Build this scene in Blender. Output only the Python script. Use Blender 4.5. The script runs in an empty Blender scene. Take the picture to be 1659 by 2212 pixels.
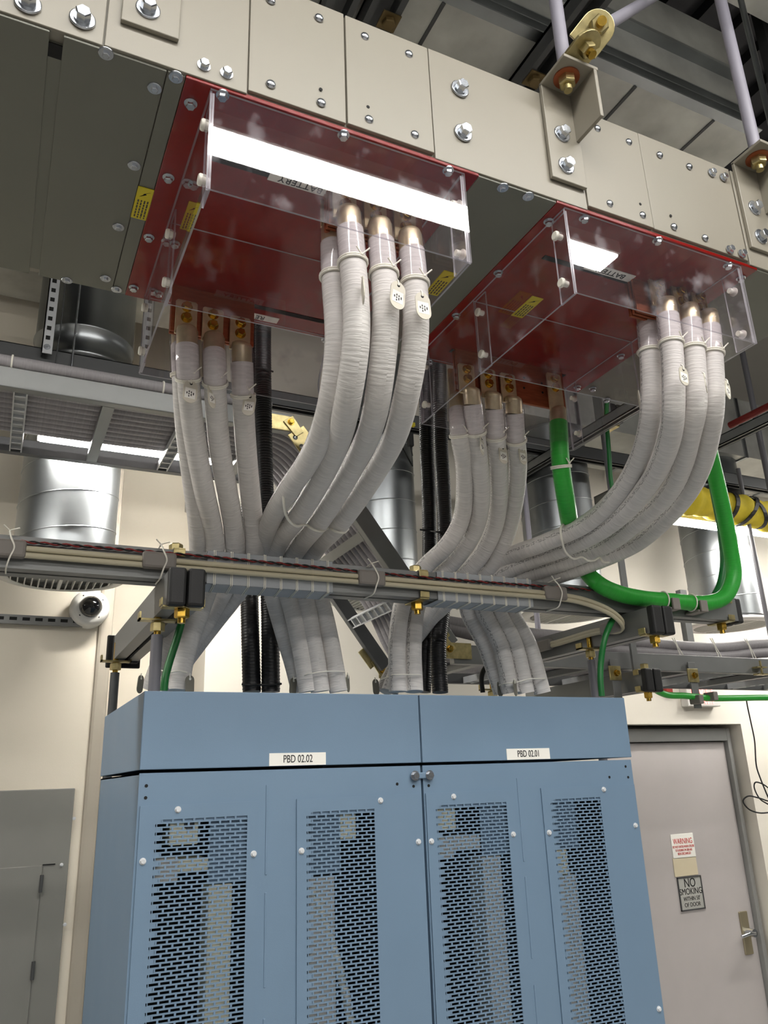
import bpy, math, random
from mathutils import Vector, Matrix
random.seed(7)
S = bpy.context.scene
COL = S.collection
HC = 1.90                      # camera height above the floor; everything below is authored relative to the camera

# ------------------------------------------------------------------ camera
FPX, PIT, ROL, YAW = 1703.74, 0.328592, -0.0363579, 0.456829
_fw = Vector((math.sin(YAW)*math.cos(PIT), math.cos(YAW)*math.cos(PIT), math.sin(PIT)))
_r0 = Vector((math.cos(YAW), -math.sin(YAW), 0)); _u0 = _r0.cross(_fw)
_r = _r0*math.cos(ROL)+_u0*math.sin(ROL); _u = -_r0*math.sin(ROL)+_u0*math.cos(ROL)
cam = bpy.data.cameras.new('camera'); camo = bpy.data.objects.new('camera', cam); COL.objects.link(camo)
cam.sensor_fit = 'HORIZONTAL'; cam.sensor_width = 36.0; cam.lens = 36.0*FPX/1659.0; cam.clip_start = 0.02
M = Matrix(((_r.x, _u.x, -_fw.x, 0), (_r.y, _u.y, -_fw.y, 0), (_r.z, _u.z, -_fw.z, HC), (0, 0, 0, 1)))
camo.matrix_world = M
S.camera = camo
S.view_settings.view_transform = 'Standard'; S.view_settings.look = 'None'
S.view_settings.gamma = 1.0; S.view_settings.use_curve_mapping = False
S.view_settings.exposure = 0.0
S.cycles.transparent_max_bounces = 28
S.cycles.max_bounces = 10
S.cycles.sample_clamp_indirect = 6.0
W = bpy.data.worlds.new('world'); S.world = W; W.use_nodes = True
W.node_tree.nodes['Background'].inputs[0].default_value = (1.0, 0.95, 0.88, 1)
W.node_tree.nodes['Background'].inputs[1].default_value = 0.10
LAMP_MAIN, LAMP_BACK, FILL_ROOM, LAMP_REAR, FILL_SIDE = 56.0, 90.0, 52.0, 260.0, 44.0     # radiance of the linear lamps and the added fill lamps

def ray(x, y): return _r*((x-829.5)/FPX) - _u*((y-1106)/FPX) + _fw
def P(x, y, X=None, Y=None, Z=None):
    d = ray(x, y)
    t = X/d.x if X is not None else (Y/d.y if Y is not None else Z/d.z)
    return d*t

# ------------------------------------------------------------------ materials
MATS = {}
def srgb(c):
    return tuple((v/255/12.92 if v/255 <= .04045 else ((v/255+.055)/1.055)**2.4) for v in c)
def mat(name, rgb, rough=.5, metal=0., var=.06, vscale=9., bump=0., bscale=60., spec=.5, coat=0., emit=None, es=0., stretch=None, aniso=0.):
    m = bpy.data.materials.new(name); m.use_nodes = True
    nt = m.node_tree; n = nt.nodes; L = nt.links
    b = n['Principled BSDF']
    c = srgb(rgb)
    b.inputs['Roughness'].default_value = rough; b.inputs['Metallic'].default_value = metal
    b.inputs['Specular IOR Level'].default_value = spec; b.inputs['Coat Weight'].default_value = coat
    b.inputs['Base Color'].default_value = (*c, 1)
    if emit is not None:
        b.inputs['Emission Color'].default_value = (*emit, 1); b.inputs['Emission Strength'].default_value = es
    tc = n.new('ShaderNodeTexCoord'); mp = n.new('ShaderNodeMapping'); L.new(tc.outputs['Object'], mp.inputs[0])
    if stretch: mp.inputs['Scale'].default_value = stretch
    if var > 0:
        nz = n.new('ShaderNodeTexNoise'); nz.inputs['Scale'].default_value = vscale; nz.inputs['Detail'].default_value = 5
        L.new(mp.outputs[0], nz.inputs['Vector'])
        cr = n.new('ShaderNodeValToRGB')
        cr.color_ramp.elements[0].color = (*[v*(1-var) for v in c], 1); cr.color_ramp.elements[0].position = .3
        cr.color_ramp.elements[1].color = (*[min(1, v*(1+var)) for v in c], 1); cr.color_ramp.elements[1].position = .7
        L.new(nz.outputs['Fac'], cr.inputs[0]); L.new(cr.outputs[0], b.inputs['Base Color'])
        mr = n.new('ShaderNodeMapRange'); mr.inputs['To Min'].default_value = max(.02, rough-.06); mr.inputs['To Max'].default_value = rough+.06
        L.new(nz.outputs['Fac'], mr.inputs['Value']); L.new(mr.outputs[0], b.inputs['Roughness'])
    if bump > 0:
        nb = n.new('ShaderNodeTexNoise'); nb.inputs['Scale'].default_value = bscale; nb.inputs['Detail'].default_value = 3
        L.new(mp.outputs[0], nb.inputs['Vector'])
        bp = n.new('ShaderNodeBump'); bp.inputs['Strength'].default_value = bump; bp.inputs['Distance'].default_value = .004
        L.new(nb.outputs['Fac'], bp.inputs['Height']); L.new(bp.outputs[0], b.inputs['Normal'])
    MATS[name] = m
    return m

def cable_mat(name, rgb, ring=.55, print_on=True, rough=.55):
    """woven cable jacket: fine wrinkles across the cable (UV u = metres along, v = turns round), faint printed line"""
    m = bpy.data.materials.new(name); m.use_nodes = True
    nt = m.node_tree; n = nt.nodes; L = nt.links; b = n['Principled BSDF']
    c = srgb(rgb); b.inputs['Roughness'].default_value = rough; b.inputs['Specular IOR Level'].default_value = .35
    uv = n.new('ShaderNodeUVMap'); mp = n.new('ShaderNodeMapping'); mp.inputs['Scale'].default_value = (230, 3.2, 1)
    L.new(uv.outputs[0], mp.inputs[0])
    nz = n.new('ShaderNodeTexNoise'); nz.inputs['Scale'].default_value = 1.0; nz.inputs['Detail'].default_value = 3
    L.new(mp.outputs[0], nz.inputs['Vector'])
    mp2 = n.new('ShaderNodeMapping'); mp2.inputs['Scale'].default_value = (14, 2, 1); L.new(uv.outputs[0], mp2.inputs[0])
    nz2 = n.new('ShaderNodeTexNoise'); nz2.inputs['Scale'].default_value = 1.0; L.new(mp2.outputs[0], nz2.inputs['Vector'])
    mul = n.new('ShaderNodeMath'); mul.operation = 'MULTIPLY'; L.new(nz.outputs['Fac'], mul.inputs[0]); L.new(nz2.outputs['Fac'], mul.inputs[1])
    bp = n.new('ShaderNodeBump'); bp.inputs['Strength'].default_value = ring; bp.inputs['Distance'].default_value = .0042
    L.new(mul.outputs[0], bp.inputs['Height']); L.new(bp.outputs[0], b.inputs['Normal'])
    cr = n.new('ShaderNodeValToRGB')
    cr.color_ramp.elements[0].color = (*[v*.86 for v in c], 1); cr.color_ramp.elements[0].position = .25
    cr.color_ramp.elements[1].color = (*[min(1, v*1.1) for v in c], 1); cr.color_ramp.elements[1].position = .75
    L.new(nz.outputs['Fac'], cr.inputs[0])
    out = cr.outputs[0]
    if print_on:
        sp = n.new('ShaderNodeSeparateXYZ'); L.new(uv.outputs[0], sp.inputs[0])
        # narrow band in v
        a = n.new('ShaderNodeMath'); a.operation = 'SUBTRACT'; a.inputs[1].default_value = .30; L.new(sp.outputs[1], a.inputs[0])
        ab = n.new('ShaderNodeMath'); ab.operation = 'ABSOLUTE'; L.new(a.outputs[0], ab.inputs[0])
        lt = n.new('ShaderNodeMath'); lt.operation = 'LESS_THAN'; lt.inputs[1].default_value = .028; L.new(ab.outputs[0], lt.inputs[0])
        mp3 = n.new('ShaderNodeMapping'); mp3.inputs['Scale'].default_value = (170, 45, 1); L.new(uv.outputs[0], mp3.inputs[0])
        nz3 = n.new('ShaderNodeTexNoise'); nz3.inputs['Scale'].default_value = 1.0; nz3.inputs['Detail'].default_value = 1; L.new(mp3.outputs[0], nz3.inputs['Vector'])
        gt = n.new('ShaderNodeMath'); gt.operation = 'GREATER_THAN'; gt.inputs[1].default_value = .52; L.new(nz3.outputs['Fac'], gt.inputs[0])
        mm = n.new('ShaderNodeMath'); mm.operation = 'MULTIPLY'; L.new(lt.outputs[0], mm.inputs[0]); L.new(gt.outputs[0], mm.inputs[1])
        m2 = n.new('ShaderNodeMath'); m2.operation = 'MULTIPLY'; m2.inputs[1].default_value = .55; L.new(mm.outputs[0], m2.inputs[0])
        mx = n.new('ShaderNodeMix'); mx.data_type = 'RGBA'; L.new(m2.outputs[0], mx.inputs['Factor']); L.new(out, mx.inputs['A'])
        mx.inputs['B'].default_value = (.06, .06, .06, 1); out = mx.outputs['Result']
    L.new(out, b.inputs['Base Color'])
    MATS[name] = m
    return m

def clear_mat(name, tint, haze=.02, gloss_rough=.02, ior=1.49, smudge=0.):
    m = bpy.data.materials.new(name); m.use_nodes = True
    nt = m.node_tree; n = nt.nodes; L = nt.links; n.remove(n['Principled BSDF']); out = n['Material Output']
    tr = n.new('ShaderNodeBsdfTransparent'); tr.inputs[0].default_value = (*tint, 1)
    gl = n.new('ShaderNodeBsdfGlossy'); gl.inputs['Roughness'].default_value = gloss_rough
    df = n.new('ShaderNodeBsdfDiffuse'); df.inputs[0].default_value = (.75, .73, .77, 1)
    fz = n.new('ShaderNodeFresnel'); fz.inputs[0].default_value = ior
    ge = n.new('ShaderNodeNewGeometry'); iv = n.new('ShaderNodeMath'); iv.operation = 'SUBTRACT'; iv.inputs[0].default_value = 1.0; L.new(ge.outputs['Backfacing'], iv.inputs[1])
    fr = n.new('ShaderNodeMath'); fr.operation = 'MULTIPLY'; L.new(fz.outputs[0], fr.inputs[0]); L.new(iv.outputs[0], fr.inputs[1])
    m1 = n.new('ShaderNodeMixShader'); L.new(tr.outputs[0], m1.inputs[1]); L.new(df.outputs[0], m1.inputs[2])
    if smudge > 0:
        tc = n.new('ShaderNodeTexCoord'); nz = n.new('ShaderNodeTexNoise'); nz.inputs['Scale'].default_value = 17; nz.inputs['Detail'].default_value = 5
        L.new(tc.outputs['Object'], nz.inputs['Vector'])
        mr = n.new('ShaderNodeMapRange'); mr.inputs['From Min'].default_value = .56; mr.inputs['From Max'].default_value = .78
        mr.inputs['To Min'].default_value = haze; mr.inputs['To Max'].default_value = haze+smudge
        L.new(nz.outputs['Fac'], mr.inputs['Value']); L.new(mr.outputs[0], m1.inputs[0])
    else: m1.inputs[0].default_value = haze
    m2 = n.new('ShaderNodeMixShader'); L.new(fr.outputs[0], m2.inputs[0]); L.new(m1.outputs[0], m2.inputs[1]); L.new(gl.outputs[0], m2.inputs[2])
    L.new(m2.outputs[0], out.inputs[0]); MATS[name] = m
    return m

def emis(name, rgb, s):
    m = bpy.data.materials.new(name); m.use_nodes = True
    n = m.node_tree.nodes; b = n['Principled BSDF']
    b.inputs['Base Color'].default_value = (.8, .8, .8, 1)
    b.inputs['Emission Color'].default_value = (*rgb, 1); b.inputs['Emission Strength'].default_value = s
    MATS[name] = m
    return m

PAINT = mat('beige_enamel', (140, 134, 121), .42, var=.02, bump=.04, bscale=500)
UNDER = mat('underside_enamel', (112, 112, 101), .45, var=.02, bump=.04, bscale=500)  # busway underside covers: darker and greyer than the front enamel
REDP = mat('red_insulator', (126, 20, 16), .16, var=.08, vscale=30, bump=.02, bscale=200, coat=.3)
DARK = mat('dark_gap', (12, 12, 11), .8, var=0)
BLUE = mat('blue_enamel', (112, 136, 159), .45, var=.02, bump=.05, bscale=600)
ZINC = mat('bright_zinc', (200, 204, 210), .25, 1., var=.08, vscale=60)
GOLD = mat('yellow_zinc', (186, 172, 124), .34, .85, var=.22, vscale=50)
BRASS = mat('brass_bolt', (196, 160, 70), .25, 1., var=.15, vscale=60)
COPPER = mat('copper', (164, 92, 62), .34, .55, var=.18, vscale=25, stretch=(1, 1, 6))
TIN = mat('tinned_lug', (206, 192, 156), .32, .6, var=.15, vscale=40)
GALV = mat('galvanised_sheet', (160, 164, 166), .33, 1., var=.22, vscale=3.2)
GALVD = mat('galvanised_trunk', (188, 188, 182), .36, .4, var=.32, vscale=4)
PALE = mat('pale_zinc_strut', (196, 198, 200), .35, .25, var=.05)
DULL = mat('dull_gold', (110, 92, 58), .5, .6, var=.2)
STRUT = mat('grey_strut', (124, 125, 124), .42, .35, var=.06, vscale=12)
STEELD = mat('dark_grey_steel', (76, 77, 78), .5, .2, var=.08)
BLACK = mat('black_rubber', (20, 20, 20), .55, var=.1, bump=.1, bscale=300)
ROD = mat('grey_sleeve', (104, 103, 108), .4, var=.05)
ROD2 = mat('light_grey_pipe', (150, 147, 158), .45, var=.05)
CREAMC = mat('cream_jacket', (190, 182, 156), .5, var=.05)
CORD = mat('waxed_cord', (236, 232, 220), .7, var=.05)
TAG = mat('ivory_tag', (206, 200, 184), .5, var=.03)
WHITE = mat('white_paper', (240, 238, 230), .6, var=.01)
INK = mat('black_ink', (22, 22, 24), .6, var=0)
INKG = mat('grey_ink', (70, 66, 66), .7, var=0)
REDINK = mat('red_ink', (196, 40, 34), .6, var=0)
YELLOW = mat('yellow_vinyl', (214, 196, 40), .5, var=.03)
NYLON = mat('white_nylon', (238, 234, 220), .45, var=.02)
WALL = mat('cream_wall', (226, 217, 200), .75, var=.02, vscale=2, bump=.05, bscale=250)
WALLB = mat('white_wall', (222, 216, 204), .75, var=.02, vscale=2, bump=.05, bscale=250)
WALLD = mat('grey_hall_wall', (92, 92, 92), .75, var=.02, vscale=2)
FLOORM = mat('grey_floor', (150, 149, 146), .5, var=.08, vscale=4)
DECK = mat('dark_deck', (62, 62, 66), .6, var=.15, vscale=3)
DOORM = mat('pale_grey_door', (178, 172, 170), .5, var=.02)
FRAMEM = mat('grey_door_frame', (138, 138, 136), .5, var=.03)
PANELG = mat('grey_panel', (128, 127, 122), .5, var=.03, bump=.06, bscale=500)
WHITEP = mat('white_plastic', (222, 220, 214), .4, var=.02)
FISH = mat('blue_grey_sheet', (164, 168, 172), .6, var=.08, vscale=20, bump=.15, bscale=60)
GREYP = mat('grey_plastic', (126, 120, 114), .55, var=.05)
SHRT = cable_mat('grey_jacket', (216, 212, 208), .75)
THIN = cable_mat('thin_grey_jacket', (150, 146, 148), .2, False)
GREEN = cable_mat('green_jacket', (52, 166, 60), .15, True, .4)
GREENT = mat('green_wire', (16, 104, 44), .45, var=.08)
RWIRE = mat('red_wire', (126, 30, 26), .5, var=.05)
BAGY = mat('yellow_cloth', (222, 200, 52), .8, var=.14, vscale=14, bump=.5, bscale=22)
BEIGEB = mat('beige_moulding', (244, 238, 212), .5, var=.04)
NAVY = mat('dark_interior', (12, 15, 22), .6, var=.1)
GREYB = mat('grey_moulding', (214, 212, 206), .5, var=.05)
LEXAN = clear_mat('clear_acrylic', (.975, .965, .975), .012, .015, 1.62, .16)
EDGE = clear_mat('acrylic_edge', (.80, .78, .84), .42, .10, 1.5)
SLEEVE = clear_mat('clear_sleeve', (.95, .93, .95), .04, .08, 1.45)
CONDM = mat('black_conduit', (22, 22, 24), .38, var=.1)
DOME = mat('smoked_dome', (10, 10, 12), .06, var=0, coat=1.)
LM = emis('lamp_main', (1., .985, .95), LAMP_MAIN)
LB = emis('lamp_back', (1., .965, .90), LAMP_BACK)
LS = emis('side_fill', (1., .97, .91), FILL_SIDE)
LX = emis('lamp_rear', (1., .965, .90), LAMP_REAR)
LR = emis('room_fill', (1., .97, .92), FILL_ROOM)
EXITR = emis('exit_red', (1., .05, .04), 4.0)

# ------------------------------------------------------------------ mesh helpers
WL = {}
class MB:
    def __init__(s): s.v = []; s.f = []; s.m = []; s.sm = []; s.uv = []; s.mi = 0; s.hasuv = False
    def add(s, vs, fs, smooth=False, uvs=None):
        o = len(s.v); s.v += [Vector(p) for p in vs]
        for k, f in enumerate(fs):
            s.f.append([i+o for i in f]); s.m.append(s.mi); s.sm.append(smooth)
            s.uv.append(uvs[k] if uvs else [(0, 0)]*len(f))
        if uvs: s.hasuv = True
        return s
    def box(s, a, b):
        x0, y0, z0 = [min(p, q) for p, q in zip(a, b)]; x1, y1, z1 = [max(p, q) for p, q in zip(a, b)]
        return s.add([(x0,y0,z0),(x1,y0,z0),(x1,y1,z0),(x0,y1,z0),(x0,y0,z1),(x1,y0,z1),(x1,y1,z1),(x0,y1,z1)],
                     [(0,3,2,1),(4,5,6,7),(0,1,5,4),(1,2,6,5),(2,3,7,6),(3,0,4,7)])
    def bar(s, p0, p1, w, h, up=(0, 0, 1)):
        p0 = Vector(p0); p1 = Vector(p1); d = (p1-p0).normalized(); up = Vector(up)
        sd = d.cross(up).normalized()*(w/2); u = sd.cross(d).normalized()*(h/2)
        vs = [p0-sd-u, p0+sd-u, p0+sd+u, p0-sd+u, p1-sd-u, p1+sd-u, p1+sd+u, p1-sd+u]
        return s.add(vs, [(0,1,2,3),(7,6,5,4),(0,4,5,1),(1,5,6,2),(2,6,7,3),(3,7,4,0)])
    def prism(s, poly, off):
        n = len(poly); off = Vector(off); a = [Vector(p) for p in poly]
        return s.add(a+[p+off for p in a], [tuple(range(n))[::-1], tuple(range(n, 2*n))]+[(i, (i+1) % n, n+(i+1) % n, n+i) for i in range(n)])
    def rings(s, cs, n, caps=True, smooth=True, tot=None):
        """cs: list of (centre, e1, e2, radius)"""
        vs = []; 
        for c, e1, e2, r in cs:
            for k in range(n):
                a = 2*math.pi*k/n; vs.append(c+e1*(r*math.cos(a))+e2*(r*math.sin(a)))
        fs = []; uvs = []; u = 0; us = [0]
        for i in range(1, len(cs)): u += (cs[i][0]-cs[i-1][0]).length; us.append(u)
        for i in range(len(cs)-1):
            for k in range(n):
                k2 = (k+1) % n
                fs.append((i*n+k, i*n+k2, (i+1)*n+k2, (i+1)*n+k))
                uvs.append([(us[i], k/n), (us[i], (k+1)/n), (us[i+1], (k+1)/n), (us[i+1], k/n)])
        s.add(vs, fs, smooth, uvs)
        if caps:
            s.add(vs[:n], [tuple(range(n))[::-1]]); s.add(vs[-n:], [tuple(range(n))])
        return s
    def cyl(s, p0, p1, r0, r1=None, n=20, caps=True, smooth=True):
        p0 = Vector(p0); p1 = Vector(p1); d = (p1-p0).normalized()
        e1 = d.orthogonal().normalized(); e2 = d.cross(e1)
        return s.rings([(p0, e1, e2, r0), (p1, e1, e2, r0 if r1 is None else r1)], n, caps, smooth)
    def lathe(s, o, d, prof, n=24, caps=True, smooth=True):
        o = Vector(o); d = Vector(d).normalized(); e1 = d.orthogonal().normalized(); e2 = d.cross(e1)
        return s.rings([(o+d*h, e1, e2, r) for r, h in prof], n, caps, smooth)
    def tube(s, pts, r, n=14, caps=True):
        pts = [Vector(p) for p in pts]; cs = []
        t0 = (pts[1]-pts[0]).normalized(); e1 = Vector((0, -1, 0)); e1 = (e1-t0*e1.dot(t0))
        if e1.length < .1: e1 = t0.orthogonal()
        e1.normalize()
        for i, p in enumerate(pts):
            t = (pts[min(i+1, len(pts)-1)]-pts[max(i-1, 0)]).normalized()
            e1 = (e1-t*e1.dot(t)).normalized(); e2 = t.cross(e1)
            rr = r[i] if isinstance(r, (list, tuple)) else r
            cs.append((p, e1, e2, rr))
        return s.rings(cs, n, caps)
    def ball(s, c, r, n=12):
        c = Vector(c)
        return s.lathe(c, (0, 0, 1), [(max(1e-5, r*math.sin(math.pi*i/8)), -r*math.cos(math.pi*i/8)) for i in range(9)], n, False)
    def hexa(s, c, d, r, h):
        return s.lathe(c, d, [(r, 0), (r, h*.86), (r*.86, h)], 6, True, False)
    def build(s, name, m, parent=None, bevel=0., origin=None):
        me = bpy.data.meshes.new(name)
        vs = [Vector((p.x, p.y, p.z+HC)) for p in s.v]
        mn = Vector([min(p[i] for p in vs) for i in range(3)]); mx = Vector([max(p[i] for p in vs) for i in range(3)])
        c = (mn+mx)/2 if origin is None else Vector(origin)+Vector((0, 0, HC))
        if parent is None and origin is None: c.z = mn.z
        me.from_pydata([p-c for p in vs], [], s.f)
        for mm in (m if isinstance(m, (list, tuple)) else [m]): me.materials.append(mm)
        me.polygons.foreach_set('material_index', s.m); me.polygons.foreach_set('use_smooth', s.sm)
        if s.hasuv:
            ul = me.uv_layers.new(name='UVMap'); flat = [q for u in s.uv for w in u for q in w]
            ul.data.foreach_set('uv', flat)
        me.update()
        o = bpy.data.objects.new(name, me); COL.objects.link(o)
        WL[o.name] = c
        o.location = c
        if parent is not None: o.parent = parent; o.location = c-WL[parent.name]
        if bevel > 0:
            b = o.modifiers.new('edge', 'BEVEL'); b.width = bevel; b.segments = 2; b.limit_method = 'ANGLE'; b.angle_limit = math.radians(40)
        return o
def tag(o, label, cat, group=None):
    o['label'] = label; o['category'] = cat
    if group: o['group'] = group
    return o
def thing(name, label, cat, loc, group=None):
    o = bpy.data.objects.new(name, None); COL.objects.link(o); o.empty_display_size = .05
    c = Vector(loc)+Vector((0, 0, HC)); o.location = c; WL[o.name] = c
    return tag(o, label, cat, group)
def struct(name, b, m, parent=None, **k):
    o = b.build(name, m, parent, **k)
    if parent is None: o['kind'] = 'structure'
    return o
MESH = {}
def inst(kind, name, loc, out, parent):
    """a repeated small part that shares its mesh; out = outward direction"""
    o = bpy.data.objects.new(name, MESH[kind]); COL.objects.link(o)
    c = Vector(loc)+Vector((0, 0, HC)); o.location = c-(WL[parent.name] if parent else Vector())
    o.parent = parent
    o.rotation_euler = Vector((0, 0, 1)).rotation_difference(Vector(out)).to_euler()
    WL[o.name] = c
    return o
def proto(kind, b, m):
    me = bpy.data.meshes.new(kind); me.from_pydata(b.v, [], b.f)
    for mm in (m if isinstance(m, (list, tuple)) else [m]): me.materials.append(mm)
    me.polygons.foreach_set('material_index', b.m); me.polygons.foreach_set('use_smooth', b.sm); me.update()
    MESH[kind] = me
def text(name, body, loc, size, m, parent, rot=(math.pi/2, 0, 0), sx=1., align='CENTER', ext=.0004):
    cu = bpy.data.curves.new(name, 'FONT'); cu.body = body; cu.size = size; cu.align_x = align; cu.align_y = 'CENTER'; cu.extrude = ext
    cu.materials.append(m); cu.space_line = 1.0
    tmp = bpy.data.objects.new(name, cu); COL.objects.link(tmp)
    me = bpy.data.meshes.new_from_object(tmp); bpy.data.objects.remove(tmp); bpy.data.curves.remove(cu)
    o = bpy.data.objects.new(name, me); COL.objects.link(o)
    c = Vector(loc)+Vector((0, 0, HC)); WL[o.name] = c
    o.location = c-(WL[parent.name] if parent else Vector()); o.rotation_euler = rot; o.scale = (sx, 1, 1); o.parent = parent
    return o
def spline(pts, k=10):
    pts = [Vector(p) for p in pts]; out = []
    q = [pts[0]*2-pts[1]]+pts+[pts[-1]*2-pts[-2]]
    for i in range(1, len(q)-2):
        a, b, c, d = q[i-1], q[i], q[i+1], q[i+2]
        # centripetal Catmull-Rom
        t0 = 0; t1 = t0+max(1e-4, (b-a).length)**.5; t2 = t1+max(1e-4, (c-b).length)**.5; t3 = t2+max(1e-4, (d-c).length)**.5
        for j in range(k):
            t = t1+(t2-t1)*j/k
            A1 = a*((t1-t)/(t1-t0))+b*((t-t0)/(t1-t0)); A2 = b*((t2-t)/(t2-t1))+c*((t-t1)/(t2-t1)); A3 = c*((t3-t)/(t3-t2))+d*((t-t2)/(t3-t2))
            B1 = A1*((t2-t)/(t2-t0))+A2*((t-t0)/(t2-t0)); B2 = A2*((t3-t)/(t3-t1))+A3*((t-t1)/(t3-t1))
            out.append(B1*((t2-t)/(t2-t1))+B2*((t-t1)/(t2-t1)))
    out.append(pts[-1]); return out
def smooth(pts, n=3):
    for _ in range(n):
        pts = [pts[0]]+[(pts[i-1]+pts[i]*2+pts[i+1])/4 for i in range(1, len(pts)-1)]+[pts[-1]]
    return pts
def PP(l): return [P(x, y, Y=Y) for x, y, Y in l]

# small hardware (axis +Z is outward)
b = MB(); b.lathe((0,0,0),(0,0,1),[(.0185,0),(.0185,.0025),(.017,.003)],28); b.lathe((0,0,.003),(0,0,1),[(.013,0),(.013,.003)],18)
b.hexa((0,0,.006),(0,0,1),.0115,.011); proto('washer_bolt', b, ZINC)
b = MB(); b.lathe((0,0,0),(0,0,1),[(.0085,0),(.0082,.0015),(.0066,.0036),(.0035,.005),(.0004,.0055)],20); proto('pan_screw', b, ZINC)
b = MB(); b.lathe((0,0,0),(0,0,1),[(.0105,0),(.0105,.002)],20); b.hexa((0,0,.002),(0,0,1),.0078,.008); proto('flange_bolt', b, ZINC)
b = MB(); b.lathe((0,0,0),(0,0,1),[(.0115,0),(.0115,.0015),(.0105,.0022)],22); b.hexa((0,0,.002),(0,0,1),.0058,.004); proto('cap_screw', b, ZINC)
b = MB(); b.lathe((0,0,0),(0,0,1),[(.012,0),(.012,.002)],20); b.hexa((0,0,.002),(0,0,1),.0095,.009); proto('brass_bolt', b, BRASS)
b = MB(); b.lathe((0,0,0),(0,0,1),[(.0032,0),(.0032,.0006)],12); proto('screw_hole', b, DARK)
b = MB(); b.lathe((0,0,0),(0,0,1),[(.006,-.012),(.006,0),(.0095,0),(.0095,.004),(.008,.006)],16); proto('nylon_screw', b, NYLON)
b = MB(); b.lathe((0,0,0),(0,0,1),[(.0062,0),(.0062,.001)],14); b.hexa((0,0,.001),(0,0,1),.0048,.004); proto('panel_screw', b, mat('pale_screw', (226, 228, 230), .35, .2, var=.03))

# ------------------------------------------------------------------ the room
XL, XR, YF, YB, ZC = -3.0, 7.0, -4.5, 3.4, 3.3
Z0 = -HC
struct('floor', MB().box((XL,YF,Z0-.1),(XR,YB+1,Z0)), FLOORM)
b = MB()
x = XL
while x < XR:                                    # corrugated roof deck
    b.box((x,YF,ZC),(x+.11,YB+1,ZC+.1)); b.box((x+.11,YF,ZC+.06),(x+.2,YB+1,ZC+.1)); x += .2
struct('ceiling', b, DECK)
xc = .118*3.3                                     # corner where the left wall stops
struct('wall_left', MB().box((XL,3.30,Z0),(xc-.055,3.45,ZC)), WALL)
struct('trim_1', MB().box((xc-.055,3.285,Z0),(xc,3.46,ZC)), mat('shade_painted_trim', (170,162,148), .7, var=.02), bevel=.012)  # shade of the wall's return face put into this strip's darker colour
struct('wall_recess', MB().box((xc,3.70,Z0),(.83,3.8,ZC)), WALL)
dl, dr, dt = 2.86, 3.925, .225                      # door opening
b = MB(); b.box((.79,3.4,Z0),(dl,3.62,ZC)); b.box((dr+.019,3.4,Z0),(XR,3.62,ZC)); b.box((dl,3.4,dt+.02),(dr+.019,3.62,ZC))
b.box((.79,3.62,Z0),(XR,3.66,ZC))
struct('wall_back', b, WALLB)
struct('wall_right', MB().box((XR,YF,Z0),(XR+.1,YB+.1,ZC)), WALLD)
struct('wall_side', MB().box((XL-.1,YF,Z0),(XL,3.45,ZC)), WALLD)
struct('wall_front', MB().box((XL,YF-.1,Z0),(XR,YF,ZC)), WALLD)
b = MB(); yj = 3.47
b.box((dl,yj,Z0),(dl+.05,3.6,dt)); b.box((dr-.03,yj,Z0),(dr,3.6,dt)); b.box((dl+.05,yj,dt-.07),(dr-.03,3.6,dt))
fr = struct('door_1', b, FRAMEM, bevel=.004)
b = MB(); b.box((dl+.055,yj+.03,Z0+.01),(dr-.033,yj+.075,dt-.075)); struct('door_leaf', b, DOORM, fr)
# lever set
q = P(1611, 2012, Y=yj+.03)
b = MB(); b.box((q.x-.035,yj+.02,q.z-.11),(q.x+.025,yj+.031,q.z+.10)); struct('lock_plate', b, mat('satin_nickel',(176,166,140),.35,.8,var=.05), fr, bevel=.004)
b = MB(); b.cyl((q.x-.005,yj+.02,q.z),(q.x-.005,yj-.035,q.z),.02); b.tube(spline([(q.x-.005,yj-.035,q.z),(q.x-.05,yj-.045,q.z+.004),(q.x-.11,yj-.04,q.z-.005)]), .009, 12)
struct('door_handle', b, ZINC, fr)
# signs on the door
ys = yj+.03
def sign(name, px, m, label, cat, th=.003):
    a = P(*px[0], Y=ys); c = P(*px[1], Y=ys)
    o = MB().box((a.x, ys-th, c.z), (c.x, ys, a.z)).build(name, m, None, bevel=.001); tag(o, label, cat)
    return o, a, c
o, a, c = sign('warning_sign', ((1447,1803),(1503,1851)), WHITE, 'white door sign with red warning heading and three red lines', 'sign')
text('lettering', 'WARNING', ((a.x+c.x)/2, ys-.0036, a.z-.038), .040, REDINK, o, sx=.72)
text('lettering', 'DO NOT ENTER WHEN STROBE\nIS FLASHING FM-200 HAS\nBEEN DISCHARGED', ((a.x+c.x)/2, ys-.0036, a.z-.082), .0175, REDINK, o, sx=.62)
o, a, c = sign('blank_plate', ((1452,1854),(1508,1889)), mat('blank_cream', (206,194,166), .6, var=.03), 'blank cream plate between the two door signs', 'plate')
o, a, c = sign('no_smoking_sign', ((1461,1896),(1523,1962)), mat('brushed_grey', (168,168,162), .4, .0, var=.05), 'grey framed metal door sign that forbids smoking', 'sign')
xm = (a.x+c.x)/2; hh = a.z-c.z
text('lettering', 'NO', (xm, ys-.0036, a.z-hh*.20), .062, INK, o, sx=.85)
text('lettering', 'SMOKING', (xm, ys-.0036, a.z-hh*.45), .043, INK, o, sx=.84)
text('lettering', "WITHIN 50'", (xm, ys-.0036, a.z-hh*.66), .028, INK, o, sx=.84)
text('lettering', 'OF DOOR', (xm, ys-.0036, a.z-hh*.84), .028, INK, o, sx=.9)
b = MB(); w = .006
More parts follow.
